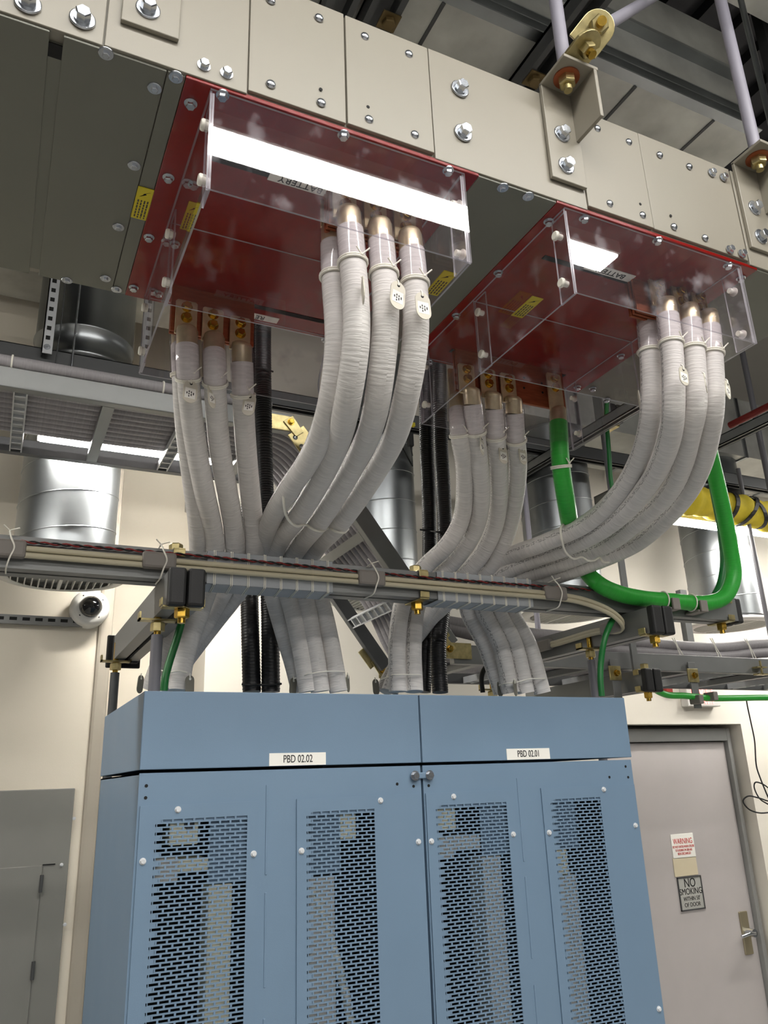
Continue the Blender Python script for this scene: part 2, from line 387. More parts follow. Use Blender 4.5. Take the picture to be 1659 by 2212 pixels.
b.box((a.x,ys-.006,c.z),(a.x+w,ys,a.z)); b.box((c.x-w,ys-.006,c.z),(c.x,ys,a.z)); b.box((a.x,ys-.006,c.z),(c.x,ys,c.z+w)); b.box((a.x,ys-.006,a.z-w),(c.x,ys,a.z))
b.build('sign_frame', STEELD, o)
# exit sign above the door
a = P(1466,1490,Y=3.4); c = P(1542,1528,Y=3.4)
ex = thing('exit_sign', 'white exit sign with glowing red letters above the door', 'sign', (a.x, 3.4, c.z))
MB().box((a.x, 3.345, c.z), (c.x, 3.4, a.z+.05)).build('housing', WHITEP, ex, bevel=.006)
text('lettering', 'EXIT', ((a.x+c.x)/2, 3.344, (a.z+c.z)/2+.010), .15, EXITR, ex, sx=.62, ext=.001)
o = MB().box((P(1430,1484,Y=3.4).x, 3.37, a.z-.03), (P(1444,1484,Y=3.4).x, 3.4, a.z+.09)).build('alarm_pull', mat('red_plastic',(150,40,30),.5), None, bevel=.004)
tag(o, 'small dark red box on the wall left of the exit sign', 'alarm box')
# grey electrical panel on the left wall
pl = thing('wall_panel', 'grey flush electrical panel set in the left wall', 'panel', (-.5, 3.3, Z0+.5))
pr = .30
MB().box((-.75,3.285,Z0+.3),(pr,3.30,.015)).build('panel_trim', PANELG, pl, bevel=.003)
MB().box((-.68,3.279,Z0+.4),(.213,3.286,-.241)).build('panel_door', PANELG, pl, bevel=.002)
MB().box((.213,3.283,-.242),(.255,3.286,-.238)).build('gap', DARK, pl)
for z in (-.30,-.57): MB().cyl((.214,3.277,z-.028),(.214,3.277,z+.028),.006).build('hinge', STEELD, pl)
for x, y in ((160,1768),(133,1868),(140,1997)): inst('panel_screw', 'screw', P(x,y,Y=3.285), (0,-1,0), pl)
# ------------------------------------------------------------------ lamps
def lamp(name, label, p0, p1, w, m, grp='linear ceiling lamps', hang=True):
    c = [(p0[i]+p1[i])/2 for i in range(3)]
    t = thing(name, label, 'light', (c[0], c[1], p0[2]), grp)
    d = (Vector(p1)-Vector(p0)); alongx = abs(d.x) > abs(d.y)
    hx, hy = (abs(d.x)/2, w/2) if alongx else (w/2, abs(d.y)/2)
    z = p0[2]
    MB().box((c[0]-hx,c[1]-hy,z),(c[0]+hx,c[1]+hy,z+.012)).build('diffuser', m, t)
    MB().box((c[0]-hx-.01,c[1]-hy-.012,z+.012),(c[0]+hx+.01,c[1]+hy+.012,z+.07)).build('housing', WHITEP, t, bevel=.004)
    b = MB()
    for s in (-.8,.8):
        q = (c[0]+hx*s*(1 if alongx else 0), c[1]+hy*s*(0 if alongx else 1))
        b.cyl((q[0],q[1],z+.07),(q[0],q[1],ZC),.004,n=8)
    b.build('hanger', ZINC, t)
    return t
ZM = 2.0
lamp('linear_lamp', 'linear lamp over the aisle reflected in both acrylic covers', (-.9,-.145,ZM), (2.10,-.145,ZM), .11, LM)
lamp('linear_lamp', 'unseen fill lamp added behind the camera over the far end of the aisle', (-2.2,-2.0,2.5), (3.4,-2.0,2.5), .14, LR)  # out of view, added for general fill from the front
lamp('linear_lamp', 'second unseen fill lamp added behind the camera near the end wall', (-2.2,-3.9,1.5), (3.4,-3.9,1.5), .14, LR)  # added fill behind the camera, never in view
lamp('linear_lamp', 'bright linear lamp below the yellow bundle, in front of the spiral duct', (P(1450,1128,Y=2.72).x,2.72,1.165), (5.6,2.72,1.165), .062, LB)
lamp('linear_lamp', 'linear lamp behind the far rail of the upper left tray', (P(86,955,Y=2.765).x,2.765,1.160), (.80,2.765,1.160), .05, LX)
lamp('linear_lamp', 'unseen fill lamp added in front of the left wall', (-2.4,1.95,1.05), (-.25,1.95,1.05), .10, LS)  # added off-frame to brighten the left wall and its panel
lamp('linear_lamp', 'unseen fill lamp added right of the cabinets in front of the door wall', (4.7,.2,1.6), (4.7,2.5,1.6), .24, LS)  # added off-frame to brighten the door and its wall
# ------------------------------------------------------------------ overhead busway
YD, YE, ZD, ZT = .96, 1.58, 1.04, 1.30             # front, rear, underside, top
XA, XB = -1.4, 1.67
bw = thing('busway', 'long beige overhead busway with two red outlet plates underneath', 'busway', ((XA+XB)/2, YD, ZD))
MB().box((XA,YD+.004,ZD+.004),(XB,YE,ZT)).build('housing', PAINT, bw)
# front cover plates, thin gaps between them
b = MB()
for x in (.2565, .4275): pass
edges = [XA, .037, .2555, .4275, .597, .9395, 1.1105, 1.384, XB]
for i in range(len(edges)-1):
    g = .0012; t = .004 if i % 2 else .0025
    zt = ZT-.002 if i % 2 else ZT+.001
    zb = ZD+.012 if i in (2,3,5,6) else ZD+.002
    MB().box((edges[i]+g, YD-t, zb), (edges[i+1]-g, YD+.004, zt)).build('side_cover', PAINT, bw, bevel=.0012)
# underside covers
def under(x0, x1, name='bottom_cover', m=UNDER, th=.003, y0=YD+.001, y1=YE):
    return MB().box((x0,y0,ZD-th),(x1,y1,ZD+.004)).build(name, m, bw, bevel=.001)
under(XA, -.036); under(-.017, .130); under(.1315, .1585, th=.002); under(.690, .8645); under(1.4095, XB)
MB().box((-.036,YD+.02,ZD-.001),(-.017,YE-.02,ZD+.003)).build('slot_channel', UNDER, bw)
MB().box((-.036,YD+.02,ZD-.0022),(-.017,YD+.045,ZD)).build('slot', DARK, bw)
RX = [(.1590, .6890), (.8650, 1.4090)]
for i, (x0, x1) in enumerate(RX):
    o = under(x0, x1, 'red_plate', REDP, .004, YD-.001, YE+.001); o['label'] = 'glossy red insulating plate'
    # slot the busbars come through
    MB().box((x0+.075,1.099,ZD-.0052),(x0+.42,1.112,ZD-.003)).build('bar_slot', DARK, bw)
    MB().box((x0+.085,1.506,ZD-.0052),(x0+.446,1.520,ZD-.003)).build('bar_slot', DARK, bw)
# joint cover screws and bolts read off the front face
for x, y in ((60,8),(178,42),(993,193),(1000,288)): inst('washer_bolt', 'bolt', P(x,y,Y=YD-.004), (0,-1,0), bw)
for x, y in ((440,143),(489,160),(1537,374),(1562,384),(1576,540),(1602,549)): inst('flange_bolt', 'bolt', P(x,y,Y=YD-.004), (0,-1,0), bw)
for x, y in ((585,1),(689,39),(585,182),(694,222),(788,79),(883,117),(797,258),(896,291),(1290,278),(1358,307),(1317,440),(1388,465),(1425,335),(1489,360),(1456,490),(1523,514)):
    inst('pan_screw', 'screw', P(x,y,Y=YD-.004), (0,-1,0), bw)
for x, y in ((693,193),(795,231),(1383,441),(1449,466)): inst('screw_hole', 'screw_hole', P(x,y,Y=YD-.004), (0,-1,0), bw)
for x, y in ((229,115),(380,166),(334,190),(290,357),(256,490),(145,605),(228,601),(252,625),(1086,405),(1141,424)):
    inst('cap_screw', 'screw', P(x,y,Z=ZD-.003), (0,0,-1), bw)
for x, y in ((412,222),(481,204),(364,382),(405,393),(322,511),(360,520),(289,620),(331,627),(742,290),(968,367),(703,732),(1185,477),(1076,588),(985,680),(927,780),(1420,518),(1572,572),(1341,767),(1247,835),(1280,838),(1310,862),(1262,470),(1600,600)):
    inst('flange_bolt', 'screw', P(x,y,Z=ZD-.004), (0,0,-1), bw)
# busbars: two hanging copper plates in each red plate
def busbar(x0, x1, y, drop, lay=1):
    b = MB()
    for k in range(lay): b.box((x0, y+k*.010, ZD-drop), (x1, y+k*.010+.0065, ZD))
    return b.build('busbar', COPPER, bw, bevel=.001)
busbar(.447, .640, 1.090, .088, 3); busbar(.247, .430, 1.500, .118, 2)
busbar(1.170, 1.362, 1.090, .088, 3); busbar(.956, 1.128, 1.500, .118, 2)
x1r = P(1228,880,Y=1.49).x
o = MB().box((1.129,1.499,ZD-.122),(x1r,1.507,ZD)).build('ground_bar', COPPER, bw, bevel=.001)
for x, y in ((1132,816),(1170,828),(1132,838),(1172,848)): inst('screw_hole', 'bar_hole', P(x,y,Y=1.4985), (0,-1,0), bw)
# labels on the underside
def ulabel(px, w, h, body, sz, tx=0., rot=0.):
    p = P(*px, Z=ZD-.0045); o = MB().box((p.x-w/2,p.y-h/2,ZD-.0056),(p.x+w/2,p.y+h/2,ZD-.0042)).build('label', WHITE, bw)
    text('lettering', body, (p.x+tx, p.y, ZD-.0060), sz, INK, o, rot=(0, math.pi, 0), sx=1.0)
ulabel((650,398), .120, .024, 'BATTERY', .0205); ulabel((1317,588), .128, .024, 'BATTERY', .0205)
p = P(573,686,Z=ZD); o = MB().box((.428,1.540,ZD-.0056),(.502,1.562,ZD-.0042)).build('label', WHITE, bw)
text('lettering', 'RE', (.470,1.551,ZD-.0060), .021, INK, o, rot=(0, math.pi, 0), align='LEFT')
# yellow shock-warning stickers
def sticker(x0, y0, x1, y1, z=ZD-.0034):
    o = MB().box((x0,y0,z-.0012),(x1,y1,z+.001)).build('warning_sticker', YELLOW, bw, bevel=.001)
    b = MB(); zz = z-.0014; xm = x1-.004
    bolt = [(.82,.10),(.55,.17),(.62,.2),(.2,.30),(.5,.23),(.42,.19)]
    b.prism([(x0+(x1-x0)*u, y0+(y1-y0)*v*.95, zz) for u, v in bolt], (0,0,-.0004))
    b.build('lightning_bolt', INK, o)
    b = MB()
    for r, u in enumerate((.16,.36,.56,.76)):
        v = .38; 
        while v < .92:
            l = random.uniform(.05,.11); l = min(l, .95-v)
            b.box((x0+(x1-x0)*u, y0+(y1-y0)*v, zz-.0003), (x0+(x1-x0)*(u+.09), y0+(y1-y0)*(v+l), zz)); v += l+.025
    b.build('lettering', INKG, o)
sticker(.1305,1.226,.159,1.316); sticker(.2225,1.228,.2475,1.312, ZD-.0044); sticker(.769,1.228,.802,1.318); sticker(1.002,1.232,1.034,1.318, ZD-.0044)

# hanger brackets and rods
def bracket(x0, x1, zb, label, rodlabel, gus=True):
    t = thing('hanger_bracket', label, 'bracket', (x0, YD, zb), 'busway hanger brackets')
    zf = 1.312
    MB().box((x0,YD-.0125,zb),(x1,YD-.0045,zf+.006)).build('plate', PAINT, t, bevel=.0015)
    MB().box((x0,YD-.086,zf),(x1,YD-.0045,zf+.008)).build('flange', PAINT, t, bevel=.0015)
    if gus:
        xg = x1-.012
        MB().prism([(xg,YD-.012,zb+.110),(xg,YD-.086,zb+.110),(xg,YD-.086,zf),(xg,YD-.012,zf)],(.008,0,0)).build('gusset', PAINT, t, bevel=.0012)
    xm = (x0+x1)/2-.006
    for z in (zb+.037, zb+.115): inst('washer_bolt', 'bolt', (xm,YD-.0125,z), (0,-1,0), t)
    b = MB(); b.lathe((xm,YD-.047,zf),(0,0,-1),[(.026,0),(.026,.003)],24); b.build('washer', COPPER, t)
    b = MB(); b.hexa((xm,YD-.047,zf-.003),(0,0,-1),.0175,.018); b.build('nut', GOLD, t)
    b = MB(); b.cyl((xm,YD-.047,zf-.034),(xm,YD-.047,zf+.06),.0085); b.build('threaded_stud', GOLD, t)
    r = MB().cyl((xm,YD-.047,zf+.03),(xm,YD-.047,ZC),.0135).build('hanger_rod', ROD2, None)
    tag(r, rodlabel, 'rod', 'grey rods holding up the busway')
    return xm, YD-.047, zf
xm, ym, zf = bracket(.852, .936, 1.085, 'beige angle bracket with gold nut and swivel above it on the busway', 'vertical grey pipe above the bracket with the gold swivel')
# swivel for the diagonal brace
sw = thing('brace_swivel', 'yellow zinc swivel of two round-ended plates above the bracket', 'swivel', (xm, ym, zf+.01))
def eye(c, n, up, r=.034, l=.045):
    c = Vector(c); n = Vector(n).normalized(); u = Vector(up); u = (u-n*u.dot(n)).normalized(); w = n.cross(u)
    pts = [c-u*l-w*r, c-u*l+w*r]+[c+w*(r*math.cos(a))+u*(r*math.sin(a)) for a in [math.pi*i/12 for i in range(13)]]
    return MB().prism(pts, n*.006), c, n
c1 = P(1262,100,Z=1.345); c2 = P(1289,62,Z=1.385)
e, c, n = eye(c1, (.25,-.30,-.9), (.2,-.9,.3)); e.build('swivel_plate', GOLD, sw, bevel=.001)
b = MB(); b.hexa(c+n*.006, n, .016, .016); b.build('nut', GOLD, sw); b = MB(); b.cyl(c, c+n*.032, .009); b.build('stud', BRASS, sw)
e, c, n = eye(c2, (-.35,-.75,-.45), (.55,-.1,.8)); e.build('swivel_plate', GOLD, sw, bevel=.001)
b = MB(); b.hexa(c+n*.006, n, .019, .018); b.build('nut', GOLD, sw); b = MB(); b.cyl(c, c+n*.036, .0095); b.build('stud', BRASS, sw)
pa = P(1303,58,Y=.90); pb = pa+(P(1400,0,Y=1.03)-pa).normalized()*1.2
o = MB().cyl(pa, pb, .0135).build('brace_rod', ROD2, None); tag(o, 'slanting grey pipe rising from the gold swivel', 'rod', 'grey rods holding up the busway')
bracket(1.392, 1.476, 1.085, 'beige angle bracket at the right edge of the photo on the busway', 'vertical grey pipe at the right edge above the busway')
bracket(.057, .143, 1.094, 'beige angle bracket at the top left corner on the busway', 'vertical grey pipe above the top left bracket', False)

# clear acrylic guards round the outlets
def guard(x0, x1, label):
    t = thing('acrylic_guard', label, 'guard', ((x0+x1)/2, YD, .84), 'clear acrylic guards under the busway')
    zb, zt, th = .843, 1.035, .0035
    yf, yr, ymid = .962, 1.572, 1.300
    def panel(name, a, c, long):
        b = MB(); b.mi = 0; b.box(a, c)
        # thin edge faces take the frosted edge material (the two broad faces stay clear)
        n = [abs(c[i]-a[i]) for i in range(3)]; thin = n.index(min(n))
        fn = [2,2,1,0,1,0]
        for k in range(6): b.m[k] = 0 if fn[k] == thin else 1
        return b.build(name, [LEXAN, EDGE], t)
    panel('front_panel', (x0,yf,zb), (x1,yf+th,zt), 0)
    panel('rear_panel', (x0+.002,yr-th,zb), (x1-.002,yr,zt), 0)
    panel('side_panel', (x0,yf+th+.001,zb), (x0+th,yr-th-.001,zt), 1)
    panel('side_panel', (x1-th,yf+th+.001,zb), (x1,yr-th-.001,zt), 1)
    panel('divider_panel', (x0+th+.001,ymid,zb+.01), (x1-th-.001,ymid+th,zt), 0)
    for xs, s in ((x0+th,1),(x1-th,-1)):
        for y in (yf+th+.001, ymid-.046, yr-th-.046):
            panel('corner_strip', (xs+s*.0005,y,zb+.002), (xs+s*.0040,y+.044,zt-.004), 1)
        for y in (yf+.032, ymid-.022, yr-.03):
            for z in (zb+.04, zt-.045): inst('nylon_screw', 'nylon_screw', (xs-s*(th+.0005),y,z), (-s,0,0), t)
    return t
guard(.198, .660, 'clear acrylic guard round the left red outlet, long lamp reflection in front')
guard(.884, 1.361, 'clear acrylic guard round the right red outlet, short lamp reflection in front')
# ------------------------------------------------------------------ cabinets
YC, YCB = 1.63, 2.22
def cabinet(x0, x1, name, label, code, lab, panels, ribs, screws, holes, closed):
    t = thing('cabinet', label, 'cabinet', ((x0+x1)/2, YC, Z0))
    zs = .030
    # cap
    b = MB(); w = .004
    b.box((x0-.001,YC-.004,zs+.006),(x1+.001,YC,.184)); b.box((x0-.001,YCB,zs+.006),(x1+.001,YCB+.004,.184))
    b.box((x0-.001,YC,zs+.006),(x0+.003,YCB,.184)); b.box((x1-.003,YC,zs+.006),(x1+.001,YCB,.184)); b.box((x0+.003,YC,.172),(x1-.003,YCB,.176))
    b.build('top_hat', BLUE, t, bevel=.0015)
    # body walls
    b = MB()
    b.box((x0,YC+.003,Z0),(x0+.003,YCB,zs)); b.box((x1-.003,YC+.003,Z0),(x1,YCB,zs)); b.box((x0,YCB-.003,Z0),(x1,YCB,zs))
    b.box((x0,YC+.003,zs-.003),(x1,YCB,zs)); b.box((x0,YC+.003,Z0),(x1,YCB,Z0+.003))
    b.build('body', BLUE, t)
    b = MB(); b.box((x0+.004,YCB-.02,Z0+.01),(x1-.004,YCB-.016,zs-.005)); b.box((x0+.004,YC+.03,Z0+.01),(x0+.006,YCB-.02,zs-.005)); b.box((x1-.006,YC+.03,Z0+.01),(x1-.004,YCB-.02,zs-.005)); b.build('lining', NAVY, t)
    # front skin with openings behind the perforated panels
    b = MB(); zlo = -1.62
    xs = [x0]
    for (p0, p1, m0, m1) in panels: xs += [m0-.006, m1+.006]
    xs.append(x1)
    for k in range(0, len(xs), 2): b.box((xs[k],YC,zlo),(xs[k+1],YC+.003,-.060))
    b.box((x0,YC,-.060),(x1,YC+.003,zs)); b.box((x0,YC,Z0),(x1,YC+.003,zlo))
    b.build('front_skin', BLUE, t)
    for (p0, p1, m0, m1) in panels:
        zt, zb = -.055, -1.60
        b = MB(); y0, y1 = YC-.0035, YC-.0005
        b.box((p0,y0,zt),(p1,y1,-.029)); b.box((p0,y0,-1.64),(p1,y1,zb)); b.box((p0,y0,zb),(m0,y1,zt)); b.box((m1,y0,zb),(p1,y1,zt))
        n = 0; z = zt; pz, hz, px, bx = .00735, .0047, .0203, .0036
        while z-pz > zb:
            b.add([(m0,y0,z-hz),(m1,y0,z-hz),(m1,y0,z-pz),(m0,y0,z-pz),(m0,y1,z-hz),(m1,y1,z-hz),(m1,y1,z-pz),(m0,y1,z-pz)], [(0,3,2,1),(4,5,6,7),(0,1,5,4),(2,3,7,6)])
            off = 0 if n % 2 else px/2
            if n % 2 == 0: # short end pieces fill the half steps
                b.add([(m0,y0,z),(m0+px/2-.001,y0,z),(m0+px/2-.001,y0,z-hz),(m0,y0,z-hz)], [(0,3,2,1)])
            x = m0+off
            while x < m1-.004:
                b.add([(x-bx/2,y0,z),(x+bx/2,y0,z),(x+bx/2,y0,z-hz),(x-bx/2,y0,z-hz),(x-bx/2,y1,z),(x+bx/2,y1,z),(x+bx/2,y1,z-hz),(x-bx/2,y1,z-hz)], [(0,3,2,1),(0,4,7,3),(1,2,6,5)])
                x += px
            if x-px < m1-px*.7: pass
            z -= pz; n += 1
        b.build('perforated_panel', BLUE, t)
    for x, za, zb in ribs:
        o = MB().box((x-.0022,YC-.0016,zb),(x+.0022,YC+.001,za)).build('rib', BLUE, t, bevel=.0012)
    for x, z in screws: inst('panel_screw', 'screw', (x,YC-.0035,z), (0,-1,0), t)
    for x, z in holes: inst('screw_hole', 'screw_hole', (x,YC,z), (0,-1,0), t)
    a = lab
    o = MB().box((a[0],YC-.0052,a[1]-.0125),(a[0]+.124,YC-.004,a[1]+.0125)).build('name_plate', WHITE, t)
    text('lettering', code, (a[0]+.062,YC-.0056,a[1]), .0215, INK, o, sx=.70)
    return t
c1 = cabinet(.262, .868, 'cabinet', 'blue power cabinet on the left, marked PBD 02.02', 'PBD 02.02', (.517,.0495),
    [(.2665,.4965,.298,.474), (.577,.866,.600,.751)], [(.5145,.001,-.166),(.5145,-.197,-.36),(.5145,-.41,-.9)],
    [(.337,-.038),(.277,-.125),(.488,-.126),(.766,-.039),(.587,-.127),(.853,-.126),(.277,-.52),(.488,-.52)], [(.276,.007),(.276,-.0145),(.809,-.007),(.849,-.013)], True)
c2 = cabinet(.8735, 1.476, 'cabinet', 'blue power cabinet on the right, marked PBD 02.01', 'PBD 02.01', (1.097,.0495),
    [(.877,1.112,.902,1.086), (1.187,1.474,1.213,1.360)], [(1.1235,-.004,-.184),(1.1235,-.215,-.38),(1.1235,-.43,-.9)],
    [(.885,-.127),(.947,-.038),(1.098,-.125),(1.198,-.127),(1.374,-.038),(1.460,-.125),(1.46,-.52)], [(.887,-.013),(1.456,.014),(1.46,-.012),(1.40,-.010)], True)
o = MB().box((.845,YC-.006,.0025),(.892,YC-.0005,.0155)).build('joining_clip', BLUE, None, bevel=.002); tag(o, 'small blue clip joining the two blue cabinets at the top', 'clip')
for x in (.8505,.887): inst('flange_bolt', 'bolt', (x,YC-.006,.009), (0,-1,0), o)
# what shows through the perforations
def inner(t, name, a, c, m, bev=.002): return MB().box(a, c).build(name, m, t, bevel=bev)
def wrap(t, pts, r):
    b = MB(); pts = smooth(spline(pts, 30), 2); L = 0; h = []
    for i, p in enumerate(pts):
        h.append(p)
    d = []; a = 0
    hel = []
    for i in range(len(h)-1):
        for k in range(4):
            p = h[i].lerp(h[i+1], k/4); a += .95
            hel.append(p+Vector((math.cos(a)*r, math.sin(a)*r, 0)))
    b.tube(hel, r*.5, 6); return b.build('spiral_wrap', NYLON, t)
inner(c1,'terminal_block',(.325,YC+.0065,-.102),(.380,YC+.08,-.052),BEIGEB)
b = MB(); b.lathe((.362,YC+.0066,-.066),(0,-1,0),[(.010,0),(.010,.0015),(.007,.0015),(.007,.0005)],20); b.build('round_socket', STEELD, c1)
inner(c1,'blue_bracket',(.402,YC+.006,-.175),(.478,YC+.009,-.05),BLUE)
inner(c1,'terminal_block',(.292,YC+.0065,-.165),(.345,YC+.05,-.124),GREYB)
inner(c1,'bus_support',(.345,YC+.0065,-.150),(.402,YC+.08,-.128),BEIGEB)
inner(c1,'insulated_bar',(.404,YC+.0065,-1.2),(.450,YC+.065,-.176),BEIGEB)
inner(c1,'blue_bracket',(.598,YC+.006,-.175),(.676,YC+.009,-.05),BLUE)
inner(c1,'terminal_block',(.676,YC+.0065,-.112),(.712,YC+.06,-.055),BEIGEB)
inner(c1,'insulated_bar',(.585,YC+.0065,-1.2),(.662,YC+.05,-.178),GREYB)
wrap(c1, [(.612,YC+.011,-.20),(.640,YC+.011,-.26),(.672,YC+.011,-.35),(.70,YC+.011,-.47),(.72,YC+.011,-.6),(.725,YC+.011,-.9)], .0065)
inner(c2,'terminal_block',(.905,YC+.0065,-.108),(.955,YC+.06,-.055),BEIGEB)
inner(c2,'blue_bracket',(1.018,YC+.006,-.165),(1.09,YC+.009,-.05),BLUE)
inner(c2,'terminal_block',(.900,YC+.0065,-.165),(.946,YC+.04,-.123),GREYB)
inner(c2,'bus_support',(.946,YC+.0065,-.150),(1.015,YC+.08,-.122),GREYB)
inner(c2,'insulated_bar',(1.016,YC+.0065,-1.2),(1.066,YC+.065,-.168),GREYB)
inner(c2,'blue_bracket',(1.212,YC+.006,-.165),(1.288,YC+.009,-.05),BLUE)
inner(c2,'terminal_block',(1.212,YC+.0065,-.22),(1.252,YC+.04,-.167),BEIGEB)
inner(c2,'insulated_bar',(1.205,YC+.0065,-1.2),(1.272,YC+.05,-.222),GREYB)
wrap(c2, [(1.222,YC+.010,-.19),(1.255,YC+.022,-.215),(1.268,YC+.022,-.27),(1.264,YC+.022,-.36),(1.262,YC+.022,-.5),(1.26,YC+.022,-.9)], .006)
# ------------------------------------------------------------------ framing bars
ZS0, ZS1, YS0, YS1 = .430, .498, 1.700, 1.772
def framing(name, label, p0, p1, width, z0, z1, cap0=False, cap1=False, origin=None):
    """a pair of channel bars with a gap; p0,p1 = plan centre points"""
    t = thing(name, label, 'support bar', ((p0[0]+p1[0])/2, (p0[1]+p1[1])/2, z0), 'grey framing bars')
    d = (Vector((*p1, 0))-Vector((*p0, 0))).normalized(); s = Vector((-d.y, d.x, 0))
    wch = width*.42
    for k in (-1, 1):
        c0 = Vector((*p0, 0))+s*(k*(width-wch)/2); c1 = Vector((*p1, 0))+s*(k*(width-wch)/2)
        o = s*(wch/2); th = .003
        prof = [(-1,0),(1,0),(1,1),(-1,1)]
        b = MB()
        q = lambda c, u, z: c+s*u+Vector((0,0,z))
        hw = wch/2; out = k
        # C section: web outside, lips inside
        sec = [(out*hw,z0),(out*hw,z1),(-out*hw,z1),(-out*hw,z1-.008),(-out*hw+out*th,z1-.008),(-out*hw+out*th,z1-th),(out*hw-out*th,z1-th),(out*hw-out*th,z0+th),(-out*hw+out*th,z0+th),(-out*hw+out*th,z0+.008),(-out*hw,z0+.008),(-out*hw,z0)]
        b.prism([q(c0,u,z) for u, z in sec], c1-c0)
        b.build('channel', STRUT, t)
    for on, p, sg in ((cap0,p0,-1),(cap1,p1,1)):
        if not on: continue
        for k in (-1,1):
            c = Vector((*p,0))+s*(k*width*.27); e = d*sg
            b = MB(); hw = width*.25
            a0 = c-e*.016; 
            b.prism([a0-s*hw+Vector((0,0,z0-.006)), a0+s*hw+Vector((0,0,z0-.006)), a0+s*hw+Vector((0,0,z1+.004)), a0-s*hw+Vector((0,0,z1+.004))], e*.026)
            b.build('end_cap', BLACK, t, bevel=.006)
    return t
def clip(t, c, ax, w, zlo, zhi, nut_low=True, nut_up=True):
    """gold clamp with a nut above and below the bar"""
    c = Vector((c[0], c[1], 0)); s = Vector((1,0,0)) if ax == 'y' else Vector((0,1,0)); d = Vector((0,1,0)) if ax == 'y' else Vector((1,0,0))
    for z, sg, on in ((zlo,-1,nut_low),(zhi,1,nut_up)):
        if not on: continue
        b = MB(); hw = w/2+.006; a = .013
        b.prism([c-s*hw-d*a+Vector((0,0,z)), c+s*hw-d*a+Vector((0,0,z)), c+s*hw+d*a+Vector((0,0,z)), c-s*hw+d*a+Vector((0,0,z))], (0,0,sg*.004))
        for k in (-1,1): b.prism([c+s*(k*hw)-d*a+Vector((0,0,z)), c+s*(k*hw)+d*a+Vector((0,0,z)), c+s*(k*(hw+.003))+d*a+Vector((0,0,z)), c+s*(k*(hw+.003))-d*a+Vector((0,0,z))], (0,0,-sg*.016))
        b.build('clamp', GOLD, t, bevel=.001)
        b = MB(); b.hexa(c+Vector((0,0,z+sg*.004)), (0,0,sg), .0155, .020); b.build('nut', BRASS if sg < 0 else GOLD, t)
        if sg < 0:
            b = MB(); b.cyl(c+Vector((0,0,z-.024)), c+Vector((0,0,z-.034)), .008); b.build('stud', BRASS, t)
ym = (YS0+YS1)/2
xe = 2.055
bar = framing('framing_bar', 'long grey twin bar crossing in front of the grey cables', (-.9,ym), (xe,ym), .072, ZS0, ZS1, False, True)
xl, xr = .328, 1.622
barl = framing('framing_bar', 'short grey twin bar running back from the black caps at left', (xl,1.60), (xl,2.42), .072, .357, .427, True, True)
barr = framing('framing_bar', 'short grey twin bar with black end caps beside the green cable', (xr,1.60), (xr,2.16), .072, .357, .427, True, False)
clip(barl, (xl,1.635), 'y', .072, .357, .430, True, False); clip(barl, (xl,2.40), 'y', .072, .357, .427, False, False)
clip(barr, (xr,1.635), 'y', .072, .357, .430, True, False)
clip(bar, (xl,ym), 'x', .072, ZS0, ZS1, False, True); xk = P(915,1290,Y=YS0).x
clip(bar, (xk,ym), 'x', .072, ZS0, ZS1, True, True); clip(bar, (xe-.05,ym), 'x', .072, ZS0, ZS1, True, True)
MB().box((xl-.052,2.436,.340),(xl+.046,2.444,.436)).build('end_plate', BLACK, barl, bevel=.006)
# sleeved rods under the bars
def rod(x, y, z0, z1, label, r=.0125, nut=True, grp='sleeved rods under the bars', m=ROD):
    t = thing('support_rod', label, 'rod', (x, y, z0), grp)
    MB().cyl((x,y,z0),(x,y,z1-.036),r).build('sleeve', m, t)
    MB().cyl((x,y,z1-.037),(x,y,z1+.05),.0075).build('stud', BRASS, t)
    MB().hexa((x,y,z1-.028),(0,0,1),.0155,.020).build('nut', GOLD, t)
    b = MB(); b.box((x-.042,y-.013,z1-.006),(x+.042,y+.013,z1-.002)); b.box((x-.042,y-.013,z1-.006),(x-.038,y+.013,z1+.012)); b.box((x+.038,y-.013,z1-.006),(x+.042,y+.013,z1+.012))
    b.build('clamp', GOLD, t)
rod(xl-.026, 1.76, .186, .355, 'grey sleeved rod standing on the left cabinet beside the thin green wire')
rod(xl-.030, 2.385, Z0, .355, 'dark sleeved rod behind the left rear corner of the left cabinet', m=STEELD)
rod(xr-.04, 1.86, Z0, .355, 'grey sleeved rod under the right short bar behind the dark green wire')
# fish-paper wraps with lacing
def wrapsheet(xa, xb, label, bands):
    t = thing('insulating_sheet', label, 'sheet', ((xa+xb)/2, ym, ZS0), 'blue-grey sheets wrapped round the long bar')
    g = .004; b = MB()
    y0, y1, z0, z1 = YS0-g, YS1+g, ZS0-g, ZS1+g
    b.box((xa,y0,z0),(xb,y0+.002,z1)); b.box((xa,y0,z0),(xb,y1,z0+.002)); b.box((xa,y0,z1-.002),(xb,y1,z1)); b.box((xa,y1-.002,z0),(xb,y1,z1))
    b.build('sheet', FISH, t, bevel=.001)
    for i in range(bands):
        x = xa+.015+(xb-xa-.03)*i/(bands-1); b = MB()
        for k in (0,.0035):
            loop = [(x+k,y0-.001,z0-.001),(x+k,y0-.001,z1+.001),(x+k,y1+.001,z1+.001),(x+k+.01,y1+.001,z0-.001),(x+k,y0-.001,z0-.001)]
            b.tube(loop, .0011, 6)
        b.build('lacing', CORD, t)
wrapsheet(P(446,1240,Y=YS0).x, P(718,1270,Y=YS0).x, 'left blue-grey sheet laced round the long bar', 8)
wrapsheet(P(944,1280,Y=YS0).x, P(1150,1300,Y=YS0).x, 'right blue-grey sheet laced round the long bar', 8)
